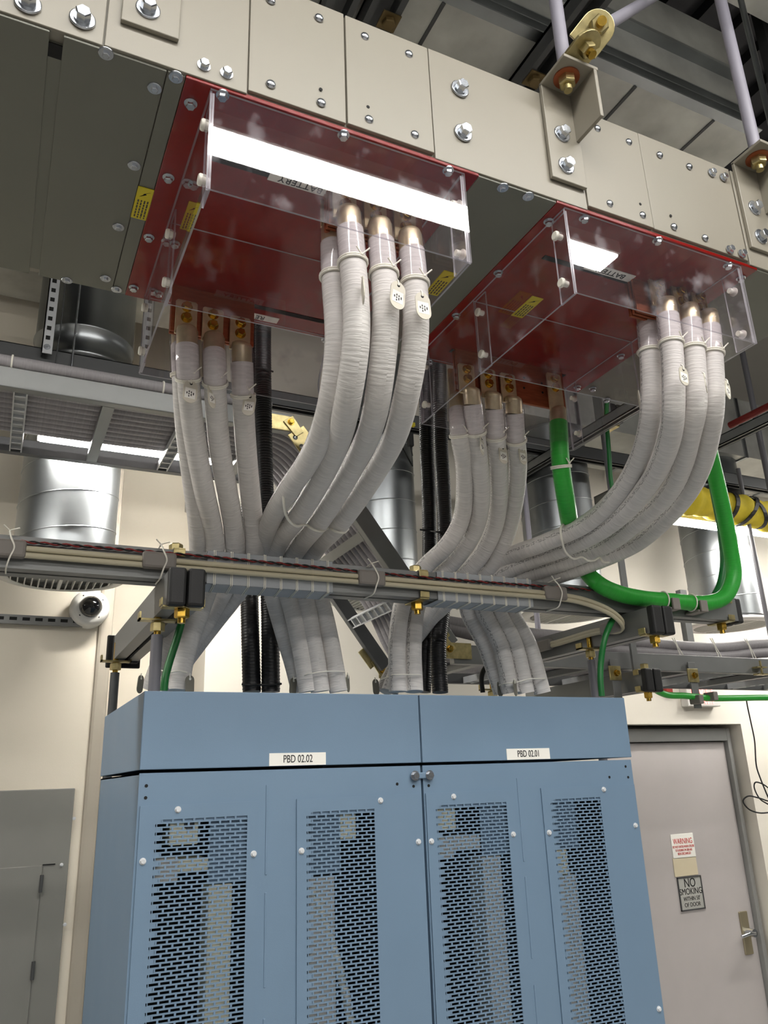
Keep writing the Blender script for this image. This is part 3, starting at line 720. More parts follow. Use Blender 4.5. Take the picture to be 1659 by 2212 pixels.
# cream pair and red-black twist along the bar
yc = YS0-.014
def bend(dz, dx):
    pts = [(-.9,yc,.470+dz),(-.3,yc,.470+dz),(.2,yc,.468+dz),(.7,yc,.468+dz),(1.1,yc,.466+dz)]
    pts += PP([(1227,1287+dx,yc),(1273,1298+dx,yc-.005),(1319,1318+dx,yc-.01),(1345,1345+dx,1.70),(1338,1360+dx*.4,1.72)])
    pts += [(xr-.050,1.80,.398+dz*.6),(xr-.050,2.0,.396+dz*.6),(xr-.050,2.20,.396+dz*.6)]
    return smooth(spline(pts, 10), 2)
for k, (dz, dx, nm) in enumerate(((.0, 0, 'upper'), (-.0135, 9, 'lower'))):
    o = MB().tube(bend(dz, dx), .0062, 10).build('cream_cable', CREAMC, None); tag(o, nm+' cream cable of the pair tied along the long bar', 'cable', 'cream cable pair')
def twist(x0, x1, ph):
    pts = []; x = x0
    while x < x1:
        a = x*150+ph; pts.append((x, yc+.004+.0021*math.cos(a), .4835+.0021*math.sin(a)+.0025*math.sin(x*5))); x += .006
    return MB().tube(pts, .0019, 6)
o = twist(-.9, 1.50, 0).build('red_wire', RWIRE, None); tag(o, 'red wire twisted with a black one above the cream cables', 'wire')
o = twist(-.9, 1.50, math.pi).build('black_wire', BLACK, None); tag(o, 'black wire twisted with a red one above the cream cables', 'wire')
for px, py, lab in ((14,1184,'at the left edge of the photo'),(345,1212,'beside the left black caps'),(804,1246,'in the middle of the long bar'),(1202,1281,'right of the right blue-grey sheet')):
    c = P(px, py, Y=yc-.008); t = thing('cable_sleeve', 'grey plastic sleeve tied round the cream cables '+lab, 'sleeve', (c.x, yc, .455), 'grey sleeves on the cream cables')
    MB().box((c.x-.036,yc-.012,.447),(c.x+.036,yc+.010,.484)).build('sleeve', GREYP, t, bevel=.006)
    b = MB(); x = c.x+.008
    b.tube(smooth(spline([(x-.006,yc-.002,.503),(x-.002,yc-.014,.486),(x+.006,yc-.0145,.466),(x,yc-.014,.446),(x-.004,yc-.006,.428),(x-.004,ym,.427)],6),1), .0018, 6)
    b.tube([(x-.006,yc-.002,.503),(x+.012,yc-.006,.509)], .0014, 6); b.tube([(x-.006,yc-.002,.503),(x-.018,yc-.008,.512)], .0014, 6)
    b.tube([(x-.006,yc-.002,.503),(x-.006,ym,.5)], .0016, 6)
    b.build('tie_cord', CORD, t)
for px, py, lab in ((1176,1404,'far'),(1322,1366,'near')):
    c = P(px, py, X=xr-.05); t = MB().box((xr-.062,c.y-.04,.378),(xr-.040,c.y+.04,.412)).build('cable_sleeve', GREYP, None, bevel=.006)
    tag(t, lab+' grey plastic sleeve on the short bar beside the green cable', 'sleeve', 'grey sleeves on the cream cables')

# ------------------------------------------------------------------ heavy power cables
RC = .0238
def power_cable(label, grp, path, lug_top, m=SHRT, tongue=True, cord_t=.105, lugw=.046, r=RC, bolts=True):
    """path: list of (px,py,Y); first point = bottom of the lug barrel top; lug tongue reaches up to lug_top (z)"""
    pts = PP(path); t = thing('power_cable', label, 'cable', tuple(pts[-1]), grp)
    top = pts[0]
    cp = smooth(spline(pts, 12), 5)
    L = [0]
    for i in range(1, len(cp)): L.append(L[-1]+(cp[i]-cp[i-1]).length)
    def cut(l0, l1):
        out = []
        for i in range(len(cp)-1):
            if L[i] >= l0 and L[i] <= l1: out.append(cp[i])
        return out
    def at(l):
        for i in range(len(cp)-1):
            if L[i+1] >= l: return cp[i].lerp(cp[i+1], (l-L[i])/max(1e-6, L[i+1]-L[i]))
        return cp[-1]
    bl = .038                                   # length of bare barrel
    body = [at(bl)]+cut(bl+.004, 9)+[cp[-1]]
    MB().tube(body, r, 22).build('jacket', m, t)
    if tongue:
        b = MB(); dv = (at(.03)-top).normalized()
        e1 = Vector((1,0,0)); e2 = dv.cross(e1).normalized()
        b.rings([(top-dv*.007, e1, e2, r*.62), (top-dv*.003, e1, e2, r*.86), (top+dv*.004, e1, e2, r*.93), (at(bl)+dv*.001, e1, e2, r*.93)], 20)
        b.build('lug_barrel', TIN, t)
        yb = top.y+(.014 if grp.endswith('front plate') or grp.endswith('plate') else .0)
        b = MB(); zt = lug_top
        b.prism([(top.x-lugw/2,yb,top.z-.004),(top.x+lugw/2,yb,top.z-.004),(top.x+lugw/2,yb,zt-.004),(top.x+lugw/2-.004,yb,zt),(top.x-lugw/2+.004,yb,zt),(top.x-lugw/2,yb,zt-.004)], (0,.0055,0))
        b.prism([(top.x-lugw/2,yb,top.z-.004),(top.x+lugw/2,yb,top.z-.004),(top.x+r*.7,top.y-.010,top.z-.016),(top.x-r*.7,top.y-.010,top.z-.016)], (0,.0055,0))
        b.build('lug_tongue', TIN, t, bevel=.001)
        if bolts:
            for z in (zt-.0165, zt-.0165-.0265): inst('brass_bolt', 'bolt', (top.x, yb, z), (0,-1,0), t)
    MB().tube([top-Vector((0,0,-.002))]+[at(.006+.0075*i) for i in range(14)], [r*.80]+[r*1.0]*2+[r*1.075]*12, 22, False).build('clear_sleeve', SLEEVE, t)
    # tie cord
    c = at(cord_t); d = (at(cord_t+.01)-c).normalized(); e1 = d.orthogonal().normalized(); e2 = d.cross(e1); b = MB()
    for k in (0,.0042):
        b.tube([c+d*k+e1*((r*1.09)*math.cos(a))+e2*((r*1.09)*math.sin(a)) for a in [2*math.pi*i/22 for i in range(23)]], .0022, 6)
    f = c-Vector((0, r*1.1, 0))+Vector((.006,0,0))
    b.tube([f, f+Vector((.014,-.004,.014))], .0015, 6); b.tube([f, f+Vector((-.012,-.005,.010))], .0015, 6); b.ball(f, .0034, 8)
    b.build('tie_cord', CORD, t)
    return t, c
GA, GB, GC, GD = 'grey cables on the left rear plate', 'grey cables on the left front plate', 'grey cables on the right rear plate', 'grey cables on the right front plate'
ORD = ('hidden behind at the left', 'leftmost in front', 'middle one in front', 'rightmost in front')
TOPA = ZD-.034
A = [
 [(392,716,1.537),(396,820,1.537),(402,920,1.60),(414,1020,1.68),(426,1110,1.76),(430,1165,1.81),(429,1215,1.87),(422,1270,1.92),(398,1335,1.98),(350,1425,2.03),(326,1488,2.06)],
 [(404,712,1.472),(405,780,1.48),(410,860,1.53),(421,950,1.60),(441,1060,1.69),(459,1140,1.77),(465,1195,1.815),(452,1262,1.86),(428,1330,1.87),(398,1420,1.87),(387,1491,1.87)],
 [(462,728,1.472),(464,800,1.472),(467,880,1.535),(475,970,1.61),(491,1060,1.69),(504,1140,1.77),(508,1200,1.815),(487,1268,1.90),(447,1340,1.93),(396,1420,1.945),(371,1490,1.95)],
 [(522,746,1.472),(525,850,1.51),(530,950,1.59),(540,1060,1.69),(548,1140,1.77),(549,1205,1.815),(519,1272,1.92),(466,1340,1.98),(404,1420,2.01),(352,1490,2.02)]]
B = [
 [(719,492,1.128),(722,600,1.128),(730,740,1.135),(713,877,1.20),(672,986,1.38),(622,1060,1.54),(583,1130,1.72),(573,1190,1.82),(590,1281,1.90),(615,1371,1.935),(636,1440,1.945),(649,1494,1.95)],
 [(753,458,1.064),(761,560,1.064),(768,640,1.064),(769,740,1.075),(749,877,1.15),(718,986,1.37),(649,1110,1.62),(605,1168,1.77),(590,1210,1.83),(622,1283,1.87),(645,1371,1.88),(658,1440,1.88),(666,1494,1.88)],
 [(820,484,1.064),(828,580,1.064),(833,700,1.068),(813,877,1.15),(774,986,1.37),(692,1125,1.63),(648,1178,1.77),(629,1215,1.83),(657,1285,1.86),(673,1371,1.87),(685,1440,1.87),(692,1494,1.87)],
 [(885,506,1.064),(895,600,1.064),(897,740,1.075),(873,877,1.15),(832,986,1.37),(735,1130,1.63),(685,1182,1.77),(667,1220,1.83),(690,1288,1.86),(710,1371,1.87),(723,1440,1.87),(732,1494,1.87)]]
Cc = [
 [(988,858,1.537),(993,940,1.537),(1005,1020,1.62),(996,1124,1.73),(965,1179,1.78),(925,1217,1.835),(888,1260,1.86),(870,1301,1.87),(858,1391,1.87),(860,1494,1.87)],
 [(1018,842,1.472),(1026,919,1.505),(1034,991,1.565),(1040,1063,1.64),(1029,1136,1.73),(1002,1185,1.79),(968,1226,1.84),(925,1265,1.87),(902,1304,1.88),(892,1391,1.87),(895,1494,1.86)],
 [(1065,852,1.472),(1070,930,1.51),(1076,991,1.565),(1079,1063,1.64),(1069,1136,1.73),(1045,1190,1.79),(1010,1235,1.84),(965,1270,1.89),(930,1310,1.93),(880,1391,1.965),(842,1494,1.98)],
 [(1109,862,1.472),(1114,940,1.51),(1119,1000,1.57),(1115,1063,1.64),(1100,1136,1.73),(1078,1195,1.79),(1050,1240,1.84),(1000,1275,1.91),(948,1318,1.98),(880,1400,2.03),(827,1494,2.05)]]
D = [
 [(1395,672,1.128),(1405,766,1.128),(1407,876,1.15),(1398,939,1.20),(1376,1003,1.28),(1337,1067,1.38),(1267,1131,1.52),(1165,1177,1.67),(1105,1200,1.77),(1050,1245,1.86),(1008,1304,1.92),(1047,1391,1.935),(1068,1450,1.945),(1083,1496,1.95)],
 [(1438,652,1.064),(1452,766,1.064),(1455,876,1.08),(1449,939,1.13),(1427,1003,1.21),(1385,1067,1.32),(1321,1131,1.46),(1236,1178,1.62),(1152,1209,1.735),(1090,1236,1.805),(1048,1270,1.86),(1040,1306,1.88),(1080,1391,1.88),(1105,1497,1.88)],
 [(1487,665,1.064),(1499,766,1.064),(1503,876,1.08),(1490,939,1.13),(1474,1003,1.21),(1442,1067,1.32),(1372,1131,1.46),(1302,1181,1.60),(1185,1226,1.735),(1110,1252,1.81),(1074,1306,1.87),(1112,1391,1.87),(1137,1497,1.87)],
 [(1529,678,1.064),(1538,766,1.064),(1541,876,1.08),(1532,939,1.13),(1516,1003,1.21),(1484,1067,1.32),(1427,1131,1.45),(1362,1181,1.58),(1215,1240,1.735),(1138,1264,1.81),(1102,1308,1.87),(1142,1391,1.87),(1172,1497,1.87)]]
BUND = []
for g, paths, nm, rel in ((GA, A, 'left rear', 'black conduit'), (GB, B, 'left front', 'red outlet'), (GC, Cc, 'right rear', 'red outlet'), (GD, D, 'right front', 'red outlet')):
    cs = []
    for i, p in enumerate(paths):
        lt = P(p[1][0], p[1][1], Y=p[1][2])
        o, c = power_cable(f'grey power cable of the {nm} bundle, {ORD[i]}', g+('' if i else ' back'), p, P(p[0][0], p[0][1], Y=p[0][2]).z+(.080 if g in (GA, GC) else .068), bolts=i > 0)
        cs.append(c)
    BUND.append(cs)
# bundle lacing
def lacing(label, l):
    o = MB().tube(smooth(spline(PP(l), 8), 1), .0030, 8).build('lacing_cord', CORD, None); tag(o, label, 'cord', 'cords lacing the cable bundles')
lacing('white cord round the left front cable bundle', [(622,1044,1.545),(613,1064,1.53),(614,1094,1.545),(622,1121,1.585),(640,1137,1.61),(661,1134,1.63),(677,1144,1.62),(695,1148,1.63),(711,1140,1.65),(724,1148,1.62),(741,1151,1.63),(752,1143,1.66)])
lacing('white cord round the right front cable bundle', [(1223,1128,1.58),(1211,1141,1.565),(1213,1163,1.565),(1221,1191,1.585),(1239,1207,1.60),(1257,1204,1.61),(1270,1211,1.60),(1283,1211,1.60),(1295,1205,1.60),(1303,1214,1.585),(1315,1215,1.59)])
# lower ties just above the cabinets
def tie(label, l): 
    o = MB().tube(spline(PP(l), 6), .0018, 6).build('tie_cord', CORD, None); tag(o, label, 'cord', 'cords tied just above the cabinets')
tie('cord tied low round the cables above the left end of the left cabinet', [(322,1452,1.99),(336,1448,1.98),(372,1452,1.83),(388,1450,1.835),(404,1453,1.84)])
tie('cord tied low round the cables right of the left black conduits', [(634,1466,1.90),(650,1462,1.88),(668,1456,1.84),(690,1452,1.835),(716,1450,1.835),(744,1451,1.84)])
tie('cord tied low round the cables left of the right black conduits', [(822,1468,1.99),(840,1462,1.93),(852,1458,1.84),(876,1457,1.835),(910,1458,1.83)])
tie('cord tied low round the cables above the right cabinet', [(1078,1480,1.91),(1098,1476,1.85),(1116,1474,1.845),(1142,1467,1.835),(1178,1466,1.84)])

# ivory tags hanging from the cords
def id_tag(px, py, Y, label, yaw=0., tilt=0., w=.026, h=.050, m=None, grp='ivory tags on the cable cords', dots=True, cord=.014):
    c = P(px, py, Y=Y); t = thing('cable_tag', label, 'tag', tuple(c-Vector((0,0,h/2))), grp)
    R = Matrix.Rotation(yaw, 3, 'Z') @ Matrix.Rotation(tilt, 3, 'Y')
    def tr(x, y, z): return c+R @ Vector((x, y, z))
    n = 10; r = w/2; pts = []
    for i in range(n+1): a = math.pi*i/n; pts.append((r*math.cos(a), h/2-r+r*math.sin(a)))
    for i in range(n+1): a = math.pi+math.pi*i/n; pts.append((r*math.cos(a), -h/2+r+r*math.sin(a)))
    b = MB(); b.prism([tr(x, -.0008, z) for x, z in pts][::-1], R @ Vector((0, .0016, 0))); b.build('plate', m or TAG, t)
    b = MB(); b.lathe(tr(0,-.0008,h/2-.008), R @ Vector((0,-1,0)), [(.0030,0),(.0030,.0004)], 12); b.build('eyelet', DARK if dots else WHITE, t)
    if dots:
        b = MB(); s = w*.37
        b.prism([tr(x, -.0011, z-.004) for x, z in ((-s,-s*1.05),(s,-s*1.05),(s,s*1.05),(-s,s*1.05))], R @ Vector((0,.0004,0))); o = b.build('paper_label', WHITE, t)
        b = MB()
        for i, (u, ls) in enumerate(((-.62,(.25,)),(-.22,(.2,.2,.22)),(.2,(.3,.2)),(.62,(.3,)))):
            tot = sum(ls)+.12*(len(ls)-1); v = -tot*.9
            for l in ls:
                x0, x1 = s*(u-.11), s*(u+.11); z0, z1 = s*v-.004, s*(v+l*1.6)-.004
                b.prism([tr(x, -.0013, z) for x, z in ((x0,z0),(x1,z0),(x1,z1),(x0,z1))], R @ Vector((0,.0002,0))); v += l*1.6+.14
        b.build('lettering', INKG, o)
    if cord > 0:
        b = MB(); e = tr(0,-.001,h/2-.008); b.tube([e, e+Vector((-.001,-.001,cord*.6)), e+Vector((0,.004,cord))], .0016, 6); b.build('tie_cord', CORD, t)
    return t
Lr = 'ivory oval tag on the left rear bundle, '; Lf = 'ivory oval tag on the left front bundle, '; Rr = 'ivory oval tag on the right rear bundle, '; Rf = 'ivory oval tag on the right front bundle, '
id_tag(411,846,1.481, Lr+'leftmost of its three', .1, .05, .030, .052); id_tag(457,856,1.486, Lr+'the tilted middle one', .75, -.2, .026, .052); id_tag(538,874,1.492, Lr+'rightmost of its three', -.35, .12, .027, .052)
id_tag(784,627,1.020, Lf+'seen nearly edge on', 1.25, .35, .030, .058); id_tag(859,638,1.020, Lf+'the middle tag of three', .15, .12, .030, .056); id_tag(914,661,1.022, Lf+'rightmost of its three', .05, -.05, .030, .053)
id_tag(1041,962,1.502, Rr+'leftmost of its three', .7, .12, .028, .052); id_tag(1087,982,1.520, Rr+'middle of its three', .1, .02, .028, .050); id_tag(1129,984,1.516, Rr+'rightmost of its three', .2, -.03, .027, .050)
id_tag(1477,812,1.022, Rf+'leftmost of its three', .1, .1, .027, .044); id_tag(1524,828,1.022, Rf+'middle of its three', .65, .12, .027, .044); id_tag(1572,842,1.024, Rf+'rightmost of its three', .35, .3, .025, .046)
TD = mat('shadowed_tag', (120,116,104), .5, var=.05)  # backlit tags: their shade is put into a darker ivory
id_tag(1381,864,1.17,'ivory tag peeping out behind the left edge of the right front bundle', .9, 0, .026, .046, dots=False, cord=0)
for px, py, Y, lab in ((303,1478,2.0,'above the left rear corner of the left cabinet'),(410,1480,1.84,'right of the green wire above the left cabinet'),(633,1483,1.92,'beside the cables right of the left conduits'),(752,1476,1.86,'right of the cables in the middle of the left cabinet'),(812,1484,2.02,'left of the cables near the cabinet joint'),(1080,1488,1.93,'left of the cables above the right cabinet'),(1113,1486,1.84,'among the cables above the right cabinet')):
    id_tag(px, py, Y, 'shade-darkened oval tag hanging '+lab, random.uniform(.1,.9), random.uniform(-.15,.15), .022, .044, TD, 'shade-darkened tags above the cabinets', False, .012)

# green ground cable and black conduits
t, c = power_cable('thick bright green cable looping from the copper plate onto the long bar', 'ground cables', [(1205,886,1.475),(1211,1000,1.475),(1224,1090,1.52),(1243,1180,1.70),(1268,1236,1.712),(1297,1264,1.672),(1340,1283,1.670),(1390,1293,1.670),(1450,1298,1.670),(1525,1303,1.670),(1566,1288,1.668),(1585,1245,1.665),(1578,1185,1.65),(1562,1100,1.60),(1546,1030,1.56),(1530,965,1.50),(1512,900,1.45)], ZD-.03, GREEN, cord_t=.16, r=.0232)
o = MB().tube(smooth(spline(PP([(1542,1290,1.80),(1556,1262,1.81),(1563,1215,1.81),(1558,1150,1.79),(1545,1080,1.76),(1530,1000,1.74)]), 10), 2), .012, 14).build('ground_cable', GREENT, None)
tag(o, 'dark green cable rising behind the thick green loop', 'cable')
for px, py, lab in ((1436,1297,'left'),(1496,1302,'right')):
    c = P(px, py, Y=1.670); t = thing('cable_rest', lab+' grey saddle tied under the thick green cable', 'saddle', (c.x, 1.67, c.z-.03), 'grey saddles under the green cable')
    b = MB(); b.box((c.x-.006,1.646,c.z-.032),(c.x+.026,1.699,c.z-.0245)); b.box((c.x-.002,1.638,c.z-.032),(c.x+.026,1.6455,c.z+.002)); b.build('saddle', GREYP, t, bevel=.002)
    b = MB(); b.tube([(c.x-.006+.002*math.cos(a), 1.670+.0252*math.cos(a), c.z+.0252*math.sin(a)) for a in [2*math.pi*i/20 for i in range(21)]], .0022, 6); b.build('tie_cord', CORD, t)
def conduit(label, l, r=.0235):
    pts = smooth(spline(PP(l), 10), 3); t = thing('conduit', label, 'conduit', tuple(pts[-1]), 'black conduits into the cabinets')
    MB().tube(pts, r, 18).build('tube', CONDM, t)
    b = MB(); L = 0; last = 0
    for i in range(1, len(pts)):
        n = int((pts[i]-pts[i-1]).length/.009)+1
        for k in range(n):
            p = pts[i-1].lerp(pts[i], k/n); d = (pts[i]-pts[i-1]).normalized(); e1 = d.orthogonal().normalized(); e2 = d.cross(e1)
            b.rings([(p-d*.0028,e1,e2,r*.99),(p-d*.001,e1,e2,r*1.035),(p+d*.001,e1,e2,r*1.035),(p+d*.0028,e1,e2,r*.99)], 18, False)
    b.build('ribbing', CONDM, t); return t
conduit('left of two black ribbed conduits entering the left cabinet', [(545,560,2.06),(541,900,2.06),(538,1200,2.06),(539,1300,2.04),(544,1495,2.02)])
conduit('right of two black ribbed conduits entering the left cabinet', [(570,560,2.0),(568,760,2.0),(571,1000,2.0),(578,1200,2.0),(583,1300,2.0),(585,1495,2.0)])
conduit('left of two black ribbed conduits entering the right cabinet', [(920,640,2.06),(921,950,2.06),(926,1063,2.06),(928,1200,2.06),(926,1301,2.06),(919,1391,2.05),(914,1495,2.05)], .0225)
conduit('right of two black ribbed conduits entering the right cabinet', [(948,640,2.0),(952,950,2.0),(958,1063,2.0),(962,1200,2.0),(958,1301,2.0),(947,1391,1.99),(951,1496,1.98)], .0225)
def strap(label, l):
    o = MB().tube(spline(PP(l), 6), .0028, 8).build('cable_tie', BLACK, None); tag(o, label, 'cable tie', 'black ties round the conduits')
strap('black tie round the left pair of conduits just above the cabinet', [(522,1478,1.99),(545,1480,1.985),(565,1479,1.97),(588,1479,1.968),(608,1477,1.97)])
strap('black tie round the left conduit below the red outlet', [(552,794,1.975),(572,797,1.97),(590,803,1.975)])
strap('black tie round the right pair of conduits above the long bar', [(907,1144,2.03),(928,1147,2.02),(945,1149,1.975),(972,1152,1.98)])
strap('black tie round the right pair of conduits below the long bar', [(914,1372,2.02),(926,1376,2.02),(945,1380,1.965),(962,1385,1.975)])
# thin green wires
o = MB().tube(smooth(spline(PP([(396,1330,1.80),(382,1380,1.80),(366,1430,1.795),(357,1465,1.79),(354,1492,1.79)]), 8), 1), .0085, 12).build('green_wire', GREENT, None); tag(o, 'thin dark green wire beside the grey rod on the left cabinet', 'wire')
o = MB().tube(smooth(spline(PP([(1332,1328,1.72),(1320,1345,1.70),(1306,1380,1.69),(1298,1430,1.70),(1297,1470,1.70),(1300,1504,1.70)]), 8), 1), .0085, 12).build('green_wire', GREENT, None); tag(o, 'thin dark green wire bending down to the right cabinet', 'wire')
# ------------------------------------------------------------------ ladder trays and the data cables lying in them
YT0, YT1 = 2.22, 2.73
XU0, XU1, ZU, XD1, ZL, XL1 = -1.6, .775, 1.08, 1.295, .352, 5.4
def tray(name, label, p0, p1, step, first, pierced):
    """p0,p1 = (x,z) of the underside at the two ends"""
    d = Vector((p1[0]-p0[0], 0, p1[1]-p0[1])); n = d.length; d.normalize(); u = Vector((-d.z, 0, d.x))
    if u.z < 0: u = -u
    t = thing(name, label, 'cable tray', ((p0[0]+p1[0])/2, (YT0+YT1)/2, min(p0[1], p1[1])), 'grey ladder cable trays')
    a = Vector((p0[0], 0, p0[1])); e = Vector((p1[0], 0, p1[1]))
    for y0, y1, h in ((YT0, YT0+.03, .062), (YT1-.03, YT1, .050)):
        b = MB(); b.prism([a+Vector((0,y0,0)), a+Vector((0,y1,0)), a+Vector((0,y1,0))+u*h, a+Vector((0,y0,0))+u*h], e-a); b.build('side_rail', STEELD if y0 > YT0 else STRUT, t, bevel=.002)
    l = first; k = 0
    while l < n-.02:
        c = a+d*l; w = .017; b = MB()
        if (k % 2) == pierced:
            for s in (-1, 1):
                q = c+d*(s*w); b.prism([q-d*.002+Vector((0,YT0+.03,0)), q+d*.002+Vector((0,YT0+.03,0)), q+d*.002+Vector((0,YT1-.03,0)), q-d*.002+Vector((0,YT1-.03,0))], u*.024)
            b.prism([c-d*w+u*.020+Vector((0,YT0+.03,0)), c+d*w+u*.020+Vector((0,YT0+.03,0)), c+d*w+u*.020+Vector((0,YT1-.03,0)), c-d*w+u*.020+Vector((0,YT1-.03,0))], u*.004)
            for j in range(9):
                y = YT0+.05+j*.05; b.prism([c-d*w+Vector((0,y,0)), c+d*w+Vector((0,y,0)), c+d*w+Vector((0,y+.008,0)), c-d*w+Vector((0,y+.008,0))], u*.010)
        else:
            b.prism([c-d*w+Vector((0,YT0+.03,0)), c+d*w+Vector((0,YT0+.03,0)), c+d*w+Vector((0,YT1-.03,0)), c-d*w+Vector((0,YT1-.03,0))], u*.022)
        b.build('rung', PALE if (k % 2) == pierced else STRUT, t); l += step; k += 1
    return t
r0 = P(40,900,Z=ZU).x
tu = tray('ladder_tray', 'grey ladder cable tray running level at upper left', (XU0,ZU), (XU1,ZU), .2395, (r0-XU0) % .479, 0)
td = tray('ladder_tray', 'grey ladder cable tray sloping down in the middle behind the cables', (XU1+.03,ZU-.03), (XD1,ZL+.04), .25, .11, 0)
tl = tray('ladder_tray', 'grey ladder cable tray running level at right, low above the door', (XD1+.03,ZL), (XL1,ZL), .24, .10, 1)
def hinge(label, x, z, dx, dz, y):
    t = thing('pivot_fitting', label, 'hinge', (x, y, z), 'yellow zinc hinges of the ladder trays')
    d = Vector((dx,0,dz)).normalized(); u = Vector((-d.z,0,d.x)); c = Vector((x,y-.006,z))
    b = MB(); b.prism([c+d*.03-u*.034, c+d*.11-u*.034, c+d*.11+u*.034, c+d*.03+u*.034], (0,.005,0)); b.build('plate', GOLD, t, bevel=.001)
    b = MB(); b.prism([c-u*.02-d*.015, c+d*.05-u*.016, c+d*.05+u*.016, c+u*.02-d*.015], (0,-.005,0)); b.build('arm', GOLD, t, bevel=.001)
    b = MB(); b.prism([c+Vector((-.075,0,-.03)), c+Vector((.012,0,-.03)), c+Vector((.012,0,.022)), c+Vector((-.075,0,.022))] if dz < 0 and dx > 0 else [c+Vector((-.012,0,-.03)), c+Vector((.085,0,-.03)), c+Vector((.085,0,.022)), c+Vector((-.012,0,.022))], (0,.004,0)); b.build('plate', GOLD, t, bevel=.001)
    inst('brass_bolt', 'bolt', c+Vector((0,-.005,0)), (0,-1,0), t)
    for l, w in ((.05,-.018),(.085,-.018)): inst('pan_screw', 'screw', c+d*l+u*w, (0,-1,0), t)
hinge('yellow zinc hinge at the top of the sloping tray', .762, ZU+.03, .52, -.66, YT0)
hinge('yellow zinc hinge at the foot of the sloping tray, near rail', XD1+.01, ZL+.045, -.52, .66, YT0)
hinge('yellow zinc hinge at the foot of the sloping tray, far rail', XD1+.01, ZL+.045, -.52, .66, YT1)
ordn = ['nearest','second','third','fourth','fifth','sixth','seventh','eighth','ninth','farthest']
for i in range(10):
    y = YT0+.050+i*.0352; r = .0168; hz = ZU+.024+r
    pts = [(XU0,y,hz),(-.6,y,hz),(.2,y,hz),(.66,y,hz),(.80,y,hz-.03),(.90,y,hz-.14),(1.05,y,hz-.33),(1.20,y,hz-.52),(1.30,y,ZL+.05+r),(1.42,y,ZL+.026+r),(1.8,y,ZL+.024+r),(2.6,y,ZL+.024+r),(XL1,y,ZL+.024+r)]
    o = MB().tube(smooth(spline(pts, 7), 2), r, 12).build('tray_cable', THIN, None)
    tag(o, f'grey cable lying in the ladder trays, {ordn[i]} of ten from the camera', 'cable', 'grey cables in the ladder trays')
o = MB().tube(spline([(XU0,YT0+.012,ZU+.064+.019),(.1,YT0+.012,ZU+.064+.019),(.70,YT0+.012,ZU+.064+.019)], 8), .019, 14).build('rail_cable', THIN, None)
tag(o, 'thick grey cable tied on the near rail of the upper left tray', 'cable')
for px, py in ((25,788),(352,858)):
    c = P(px, py, Y=YT0); b = MB(); b.tube([(c.x, YT0+.012+.0205*math.cos(a), ZU+.083+.0205*math.sin(a)) for a in [2*math.pi*i/18 for i in range(19)]], .003, 6)
    o = b.build('tie_cord', CORD, None); tag(o, ('cord tie on the thick rail cable by the left edge' if px < 100 else 'cord tie on the thick rail cable beside the left rear cables'), 'cord', 'cord ties on the rail cable')
# two heavy cables on the lower tray at right
for k, (dy, dz, nm) in enumerate(((0,.058,'upper'),(.0,.022,'lower'))):
    pts = [(1.35,2.30,.47+dz*.6),(1.6,2.30,.425+dz),(2.2,2.30,.41+dz),(2.6,2.30,.405+dz),(2.85,2.30,.43+dz),(3.3,2.30,.45+dz),(XL1,2.30,.44+dz)]
    o = MB().tube(smooth(spline(pts, 8), 2), .0215, 14).build('tray_cable', THIN, None); tag(o, nm+' thick grey cable humped over the low right tray', 'cable', 'thick cables on the low right tray')
for px, lab in ((1463,'first'),(1545,'second'),(1619,'third')):
    c = P(px, 1405, Y=2.27); b = MB()
    for dx in (-.006,.006): b.tube([(c.x+dx,2.28,c.z+.05),(c.x+dx*.3,2.268,c.z+.02),(c.x+dx*1.5,2.25,ZL+.06)], .002, 6)
    o = b.build('tie_cord', CORD, None); tag(o, f'{lab} cord tie from the left on the humped cables of the low tray', 'cord', 'cord ties on the low tray')
# low twin bar under the right tray, hangers and small fittings
barq = framing('framing_bar', 'low twin bar with black caps under the right tray', (2.045,2.10), (2.045,2.80), .072, .265, .335, True, False)
clip(barq, (2.045,2.13), 'y', .072, .265, .335, True, True)
o = MB().box((2.02,2.155,.336),(2.045,2.165,.75)).build('drop_strut', STRUT, None); tag(o, 'grey upright behind the low black caps', 'upright')
for px, lab in ((1330,'left'),(1497,'right')):
    c = P(px, 1440, Y=2.20); t = thing('drop_bracket', f'{lab} flat grey drop bracket bolted to the low right tray', 'bracket', (c.x, 2.2, .2), 'drop brackets on the low tray')
    MB().box((c.x-.018,2.205,.215),(c.x+.018,2.210,.385)).build('flat_bar', STRUT, t, bevel=.001); MB().box((c.x-.030,2.200,.31),(c.x+.022,2.206,.36)).build('clamp', GOLD, t, bevel=.001)
    inst('brass_bolt', 'bolt', (c.x,2.2,.335), (0,-1,0), t)
c = P(1508,1462,Y=2.21); o = MB().box((P(1632,1440,Y=2.215).x-.02,2.19,.372),(P(1632,1440,Y=2.215).x+.035,2.216,.377)).build('tray_clamp', GOLD, None); tag(o, 'yellow zinc clamp on the low tray near the right edge', 'clamp')
MB().box((P(1632,1440,Y=2.215).x+.0,2.19,.345),(P(1632,1440,Y=2.215).x+.006,2.196,.40)).build('stud', GOLD, o); MB().box((P(1632,1440,Y=2.215).x-.02,2.19,.345),(P(1632,1440,Y=2.215).x+.035,2.216,.35)).build('lower_jaw', GOLD, o)
o = MB().tube(smooth(spline(PP([(1396,1468,2.14),(1412,1487,2.16),(1440,1501,2.18),(1480,1503,2.18),(1530,1508,2.18),(1590,1508,2.18),(1640,1507,2.18),(1720,1508,2.18)]), 8), 2), .0115, 12).build('green_cable', GREEN, None); tag(o, 'green cable hung under the low tray in front of the exit sign', 'cable')
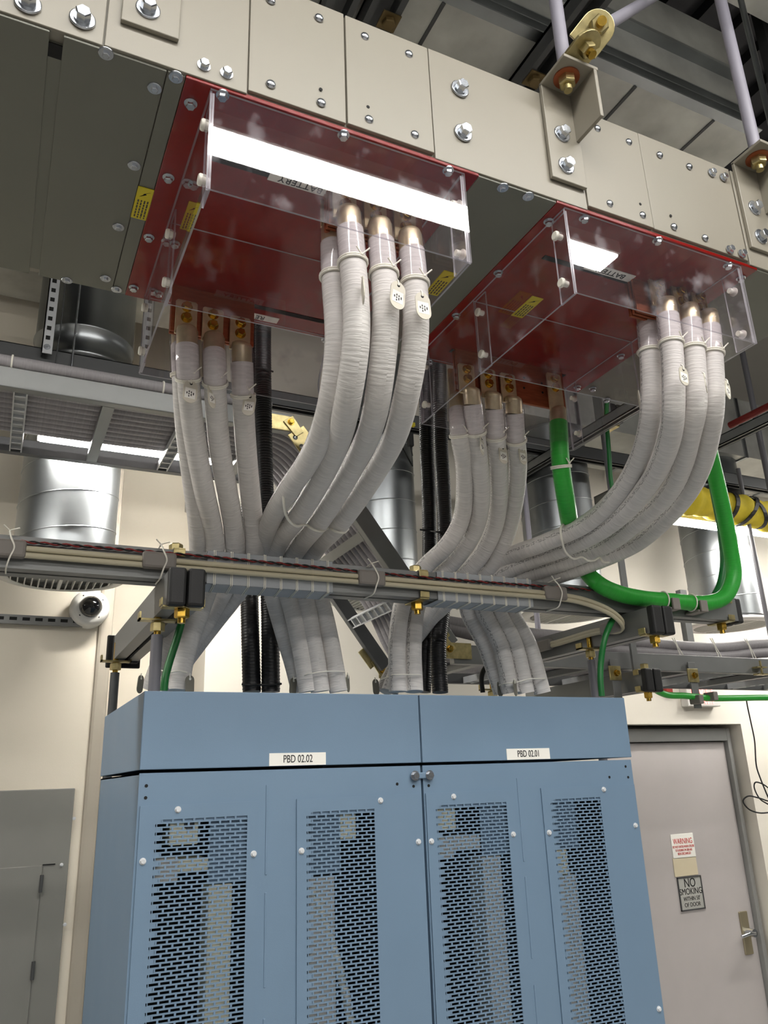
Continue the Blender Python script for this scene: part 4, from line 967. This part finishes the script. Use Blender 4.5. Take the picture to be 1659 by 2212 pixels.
for px, py, lab in ((1512,1511,'in front of the exit sign'),(1543,1504,'just right of the exit sign')):
    c = P(px, py, Y=2.16); o = MB().box((c.x-.012,2.15,c.z-.015),(c.x+.010,2.20,c.z+.016)).build('cable_saddle', GREYP, None, bevel=.003); tag(o, 'small grey saddle on the green cable '+lab, 'saddle', 'small saddles on the green cable')
# black cord hanging by the door
pts = PP([(1700,1498,2.2),(1655,1506,2.2),(1630,1502,2.2),(1613,1506,2.19),(1613,1516,2.19),(1622,1560,2.2),(1630,1600,2.2),(1634,1655,2.2),(1642,1680,2.2),(1652,1705,2.2),(1662,1728,2.2),(1670,1742,2.2),(1655,1735,2.21),(1640,1724,2.21),(1629,1700,2.22),(1632,1690,2.21),(1648,1694,2.2),(1668,1712,2.2),(1664,1730,2.19),(1640,1724,2.19),(1615,1720,2.19),(1605,1730,2.2),(1615,1746,2.2),(1640,1756,2.2),(1680,1752,2.2)])
o = MB().tube(smooth(spline(pts, 8), 1), .0026, 8).build('hanging_wire', BLACK, None); tag(o, 'thin black wire hanging in loops at the right edge by the door', 'wire')

# ------------------------------------------------------------------ spiral ducts with round diffusers
def spiral(label, x, y, r, z0, z1, yaw=0.):
    t = thing('spiral_duct', label, 'air duct', (x, y, z0), 'round spiral ducts with ceiling diffusers')
    b = MB(); b.cyl((x,y,z0+.02),(x,y,z1),r,n=48); b.build('duct', GALV, t)
    b = MB(); pts = []; z = z0+.05; a = 0
    while z < z1: pts.append((x+r*math.cos(a), y+r*math.sin(a), z)); a += math.pi/18; z += .135/36
    b.tube(pts, .0028, 5); b.build('spiral_seam', GALV, t)
    b = MB(); R = r*1.28
    b.lathe((x,y,z0),(0,0,1),[(r*1.03,.004),(r*1.05,0),(R*.99,.006),(R,.014),(R*.98,.022),(r*1.0,.03)],48,False); b.build('diffuser_ring', WHITEP, t)
    b = MB(); b.lathe((x,y,z0+.04),(0,0,1),[(r*1.04,0),(r*1.04,.001)],40); b.build('throat', DARK, t)
    b = MB(); n = 15; ca, sa = math.cos(yaw), math.sin(yaw)
    for k in range(n):
        u = -r*.97+2*r*.97*k/(n-1); h = math.sqrt(max(0, (r*1.04)**2-u*u)); w = .012 if k == 7 else .004
        dx, dy = ca, sa
        p0 = Vector((x+u*dx-h*-dy, y+u*dy-h*dx, z0+.012)); p1 = Vector((x+u*dx+h*-dy, y+u*dy+h*dx, z0+.012))
        b.bar(p0, p1, w, .02)
    b.build('grille', WHITEP, t)
    return t
spiral('round galvanised duct on the left wall with grilled diffuser above the dome camera', .165, 2.98, .172, .725, 2.05)
spiral('round galvanised duct seen between the left front cables and the right conduits', 1.45, 3.02, .172, .73, 1.95)
spiral('round galvanised duct behind the right cable bundle, diffuser beside the short bar', 2.46, 3.02, .178, .725, 1.70)
spiral('round galvanised duct at the right edge behind the bright lamp', 3.60, 3.06, .185, .735, 1.70)
t = thing('duct_trunk', 'galvanised drop collar behind the perforated upright at left', 'air duct', (.165, 2.98, 1.5))
b = MB(); b.lathe((.165,2.98,1.44),(0,0,1),[(.176,0),(.190,.004),(.190,.022),(.180,.026),(.180,.10),(.192,.104),(.192,.118),(.182,.122),(.182,.22),(.188,.223),(.188,.230),(.182,.233),(.182,.56)],48,False); b.build('collar', GALV, t)
MB().box((-1.6,2.82,2.0),(.85,3.25,2.5)).build('trunk', GALVD, t)
t = thing('duct_trunk', 'rectangular galvanised trunk feeding the right round ducts', 'air duct', (4.2, 3.0, 1.68))
MB().box((2.05,2.84,1.68),(6.0,3.3,2.05)).build('trunk', GALVD, t)
for x in (2.5,3.1,3.7,4.3): MB().box((x,2.832,1.672),(x+.022,3.3,2.05)).build('joint_flange', GALV, t)
# dome camera and slotted rail on the left wall
c = P(197,1309,Y=3.2); t = thing('dome_camera', 'white dome security camera on the left wall under the diffuser', 'camera', (c.x, 3.2, c.z))
b = MB(); b.lathe((c.x,3.30,c.z),(0,-1,0),[(.072,0),(.074,.05),(.071,.072),(.058,.087),(.043,.090)],32); b.build('housing', WHITEP, t)
b = MB(); b.lathe((c.x,3.215,c.z),(0,-1,0),[(.043,0),(.043,.004),(.038,.020),(.026,.032),(.012,.038),(.0005,.040)],28); b.build('dome', DOME, t)
for a in (.6,2.2,3.9,5.4): inst('screw_hole', 'screw', (c.x+.051*math.cos(a),3.212,c.z+.051*math.sin(a)), (0,-1,0), t)
a = P(-60,1334,Y=3.27); e = P(190,1345,Y=3.27)
t = MB().box((-.6,3.262,e.z-.018),(e.x,3.284,e.z+.016)).build('slotted_channel', STRUT, None); tag(t, 'slotted channel screwed to the left wall beside the dome camera', 'channel')
b = MB(); x = e.x-.03
while x > -.3: b.box((x-.026,3.2612,e.z-.005),(x,3.264,e.z+.007)); x -= .045
b.build('slots', DARK, t)
# small switch on the recessed wall
c = P(408,1092,Y=3.7); o = MB().box((c.x-.02,3.66,c.z-.04),(c.x+.03,3.70,c.z+.04)).build('wall_device', WHITEP, None, bevel=.005); tag(o, 'small white box on the recessed wall beside the left rear cables', 'wall box')
# long channel rail high behind the busway, slotted upright and chain
YR = 2.78
b = MB(); b.box((-1.6,YR,1.462),(5.6,YR+.003,1.528)); b.box((-1.6,YR,1.525),(5.6,YR+.05,1.528)); b.box((-1.6,YR+.047,1.462),(5.6,YR+.05,1.528)); b.box((-1.6,YR,1.462),(5.6,YR+.012,1.465)); b.box((-1.6,YR+.038,1.462),(5.6,YR+.05,1.465))
o = b.build('channel_rail', STEELD, None); tag(o, 'long grey channel rail running level high behind the red outlets', 'rail')
c0 = P(97,766,Y=YR-.03); c1 = P(120,600,Y=YR-.03)
t = thing('slotted_upright', 'bright slotted steel upright hanging at the left above the tray', 'upright', (c0.x+.01, YR-.03, c0.z))
xu = .012; MB().box((xu-.004,YR-.034,c0.z+.005),(xu+.032,YR-.030,2.6)).build('web', PALE, t); MB().box((xu-.004,YR-.034,c0.z+.005),(xu,YR-.002,2.6)).build('flange', STEELD, t)
b = MB(); z = c0.z+.06
while z < 2.2: b.box((xu+.006,YR-.0350,z),(xu+.021,YR-.0335,z+.016)); z += .040
b.build('slots', DARK, t); inst('cap_screw', 'bolt', (xu+.014,YR-.034,c0.z+.03), (0,-1,0), t)
b = MB(); pts = [(xu+.05+.002*math.sin(z*300), YR-.03, z) for z in [2.2-.02*i for i in range(46)]]; b.tube(pts, .0022, 5)
o = b.build('chain', STEELD, None); tag(o, 'thin chain hanging beside the slotted upright', 'chain')
# cross rails and rods at right behind the busway
def ybar(label, x, y0, y1, z, w=.045, h=.045, m=STRUT):
    b = MB(); b.box((x-w/2,y0,z),(x-w/2+.004,y1,z+h)); b.box((x+w/2-.004,y0,z),(x+w/2,y1,z+h)); b.box((x-w/2,y0,z+h-.004),(x+w/2,y1,z+h)); b.box((x-w/2,y0,z),(x-w/2+.012,y1,z+.004)); b.box((x+w/2-.012,y0,z),(x+w/2,y1,z+.004))
    o = b.build('channel_rail', m, None); return tag(o, label, 'rail', 'grey channel rails running front to back')
q = P(1235,968,Z=1.41)
ybar('channel rail running back between the green cable and the right rear cables', q.x, 1.75, 3.2, 1.41)
q = P(1600,945,Z=1.41); ybar('channel rail running back behind the right front cables', q.x, 1.2, 3.2, 1.41)
def vrod(label, px, py, Y, z0, z1, r, m, grp='upright rods behind the busway'):
    c = P(px, py, Y=Y); o = MB().cyl((c.x,Y,z0),(c.x,Y,z1),r).build('upright_rod', m, None); return tag(o, label, 'rod', grp)
vrod('dark grey rod at the right edge behind the right front cables', 1632, 900, 2.35, 1.0, ZC, .014, ROD)
vrod('thin grey rod beside the green cable tag, hung from the black clamp', 1306, 960, 2.5, .92, 1.75, .012, ROD)
vrod('thin grey rod left of the right round duct', 1140, 1130, 2.75, ZL+.06, 1.46, .012, ROD2)
vrod('grey rod at the right edge in front of the right round duct', 1640, 1250, 2.6, ZL+.06, 1.46, .011, ROD)
vrod('grey rod rising from the low tray beside the green loop', 1347, 1240, 2.6, ZL+.06, 1.2, .012, ROD)
c = P(1462,1265,Y=2.75); o = MB().box((c.x-.02,2.715,ZL+.04),(c.x+.02,2.745,.82)).build('short_upright', STRUT, None); tag(o, 'short grey channel stub standing behind the green loop', 'upright')
c = P(1328,893,Y=2.45); t = thing('rail_clamp', 'black capped clamp fitting below the right end of the copper plate', 'clamp', tuple(c))
MB().box((c.x-.030,2.44,c.z-.045),(c.x+.004,2.50,c.z+.045)).build('cap', BLACK, t, bevel=.006); MB().box((c.x+.008,2.44,c.z-.045),(c.x+.038,2.50,c.z+.045)).build('cap', BLACK, t, bevel=.006)
MB().box((c.x-.075,2.44,c.z-.06),(c.x-.030,2.50,c.z+.10)).build('bracket', STRUT, t, bevel=.002); MB().box((c.x-.11,2.43,c.z-.075),(c.x+.0,2.50,c.z-.062)).build('jaw', GOLD, t, bevel=.001)
o = MB().tube(smooth(spline(PP([(1311,868,2.43),(1310,905,2.43),(1313,945,2.43),(1316,985,2.44),(1320,1040,2.45),(1330,1090,2.46)]), 8), 1), .0095, 10).build('green_wire', GREENT, None); tag(o, 'green wire beside the thin rod below the copper plate', 'wire')
# yellow bundle hung in front of the bright lamp
t = thing('yellow_bundle', 'yellow cloth bundle tied with black straps at the right edge', 'bundle', (3.2, 2.6, 1.14))
pts = [(2.86,2.6,1.25),(2.89,2.6,1.245),(3.0,2.6,1.240),(3.15,2.6,1.236),(3.3,2.6,1.226),(3.45,2.6,1.215),(3.65,2.6,1.205)]
cp = spline(pts, 6); rs = []
for i in range(len(cp)):
    u = i/(len(cp)-1); rs.append((.012+.062*min(1, u*5))*(1+.07*math.sin(i*1.7)+.05*math.sin(i*.9)))
MB().tube(cp, rs, 20).build('cloth', BAGY, t)
for x, tlt in ((3.17,.02),(3.29,.055),(3.36,-.045),(3.50,.0)):
    i = min(range(len(cp)), key=lambda k: abs(cp[k].x-x)); c = cp[i]; r = rs[i]*1.04
    b = MB(); ring = []
    for s in (-.013,.013):
        ring.append([Vector((c.x+s+tlt*math.sin(a), c.y+r*math.cos(a), c.z+r*math.sin(a))) for a in [2*math.pi*j/24 for j in range(24)]])
    b.add(ring[0]+ring[1], [(j,(j+1)%24,24+(j+1)%24,24+j) for j in range(24)]); o = b.build('strap', BLACK, t)
    so = o.modifiers.new('thick', 'SOLIDIFY'); so.thickness = .004; so.offset = 1
# ------------------------------------------------------------------ overhead trunk, its beams, other high things
t = thing('duct_trunk', 'large rectangular galvanised trunk under the dark roof behind the busway', 'air duct', (1.6, 2.0, 2.3))
MB().box((.2,1.53,2.30),(2.42,2.9,2.82)).build('trunk', GALVD, t)
b = MB()
for x in (.62,1.02,1.42,1.80,2.18): MB().box((x,1.53,2.296),(x+.012,2.9,2.302)).build('seam', STEELD, t)
for a, c in (((.2,1.500,2.355),(2.36,1.53,2.36)), ((.2,1.505,2.40),(2.36,1.53,2.405)), ((.2,1.49,2.56),(2.36,1.53,2.575)), ((.2,1.49,2.30),(2.40,1.53,2.306))): MB().box(a, c).build('joint_flange', GALV, t)
t = thing('duct_trunk', 'galvanised trunk nearer the roof above the diagonal brace', 'air duct', (2.0, 1.1, 2.85))
MB().box((.4,.95,2.85),(3.4,1.44,3.15)).build('trunk', GALVD, t)
b = MB(); b.box((.4,.93,2.85),(3.4,.95,2.86)); b.build('joint_flange', GALV, t)
def beam(label, x, y0, y1, z, w, h): 
    b = MB(); b.box((x-w/2,y0,z),(x-w/2+.02,y1,z+h)); b.box((x+w/2-.02,y0,z),(x+w/2,y1,z+h)); b.box((x-w/2,y0,z+h-.015),(x+w/2,y1,z+h))
    o = b.build('cross_channel', STEELD, None); return tag(o, label, 'beam', 'dark channels under the roof')
q = P(1225,85,Z=2.22); beam('dark channel crossing under the trunk left of the gold swivel', q.x, .9, 2.4, 2.22, .085, .07)
q = P(735,20,Z=2.22); beam('dark channel at the top edge above the second cover plate', q.x, .9, 2.4, 2.22, .09, .07)
q = P(835,20,Z=2.22); beam('dark channel at the top edge above the third cover plate', q.x, .9, 2.4, 2.22, .10, .07)
for px, py, lab in ((840,55,'above the third cover plate'),(1155,180,'left of the angle bracket')):
    c = P(px, py, Z=2.2); b = MB(); b.hexa((c.x,c.y,2.218),(0,0,-1),.022,.02); b.box((c.x-.03,c.y-.03,2.214),(c.x+.03,c.y+.03,2.219)); o = b.build('hanger_nut', DULL, None); tag(o, 'dull gold nut and washer under the roof channel '+lab, 'nut', 'gold nuts under the roof')
q = P(1610,40,Y=1.25); o = MB().cyl((q.x,1.25,1.6),(q.x,1.25,ZC),.010).build('roof_rod', GALV, None); tag(o, 'thin galvanised rod right of the grey pipe at the top right', 'rod')
q = P(1650,60,Y=1.5); b = MB(); b.box((q.x,1.5,1.7),(q.x+.06,1.54,ZC)); o = b.build('roof_upright', STEELD, None); tag(o, 'dark upright channel in the top right corner', 'upright')

# a few smaller things between the cables
pts = PP([(1043,1496,2.05),(1040,1466,2.05),(1046,1446,2.06),(1060,1434,2.08),(1078,1432,2.12)])
o = MB().tube(smooth(spline(pts, 8), 1), .0075, 10).build('dark_flexible_tube', BLACK, None); tag(o, 'dark flexible tube curling over the right cabinet between two cable bundles', 'tube')
c = P(1062,1470,Y=2.12); rod(c.x, 2.12, .186, .262, 'short dark rod on the right cabinet beside the dark flexible tube', .010, True, 'sleeved rods under the bars', STEELD)
pts = PP([(704,736,2.5),(697,780,2.5),(688,830,2.5),(691,865,2.5),(697,905,2.5),(690,950,2.5)]); pts = [Vector((pts[0].x,2.5,ZC+.02))]+pts
o = MB().tube(smooth(spline(pts, 8), 1), .0035, 8).build('thin_grey_cable', THIN, None); tag(o, 'thin grey cable hanging behind the rear edge of the left red outlet', 'cable')
c = P(886,945,Y=2.6); t = thing('hanging_clip', 'small black and yellow clips beside the right pair of conduits', 'clip', tuple(c))
MB().box((c.x-.012,2.59,c.z-.04),(c.x+.012,2.61,c.z+.02)).build('black_clip', BLACK, t, bevel=.003); MB().box((c.x-.005,2.59,c.z+.05),(c.x+.022,2.605,c.z+.066)).build('yellow_clip', YELLOW, t, bevel=.001); MB().tube([(c.x,2.6,c.z-.04),(c.x+.006,2.6,c.z-.08)], .003, 6).build('tail', BLACK, t); MB().tube([(c.x+.004,2.6,c.z),(c.x+.004,2.6,1.2),(c.x+.004,YR+.01,1.466)],.003,6).build('wire', BLACK, t)
a = P(1615,900,Z=1.52); o = MB().cyl((a.x,a.y-.9,1.52),(a.x,a.y+.1,1.52),.016).build('red_pipe', RWIRE, None); tag(o, 'red pipe end at the right edge below the busway', 'pipe')
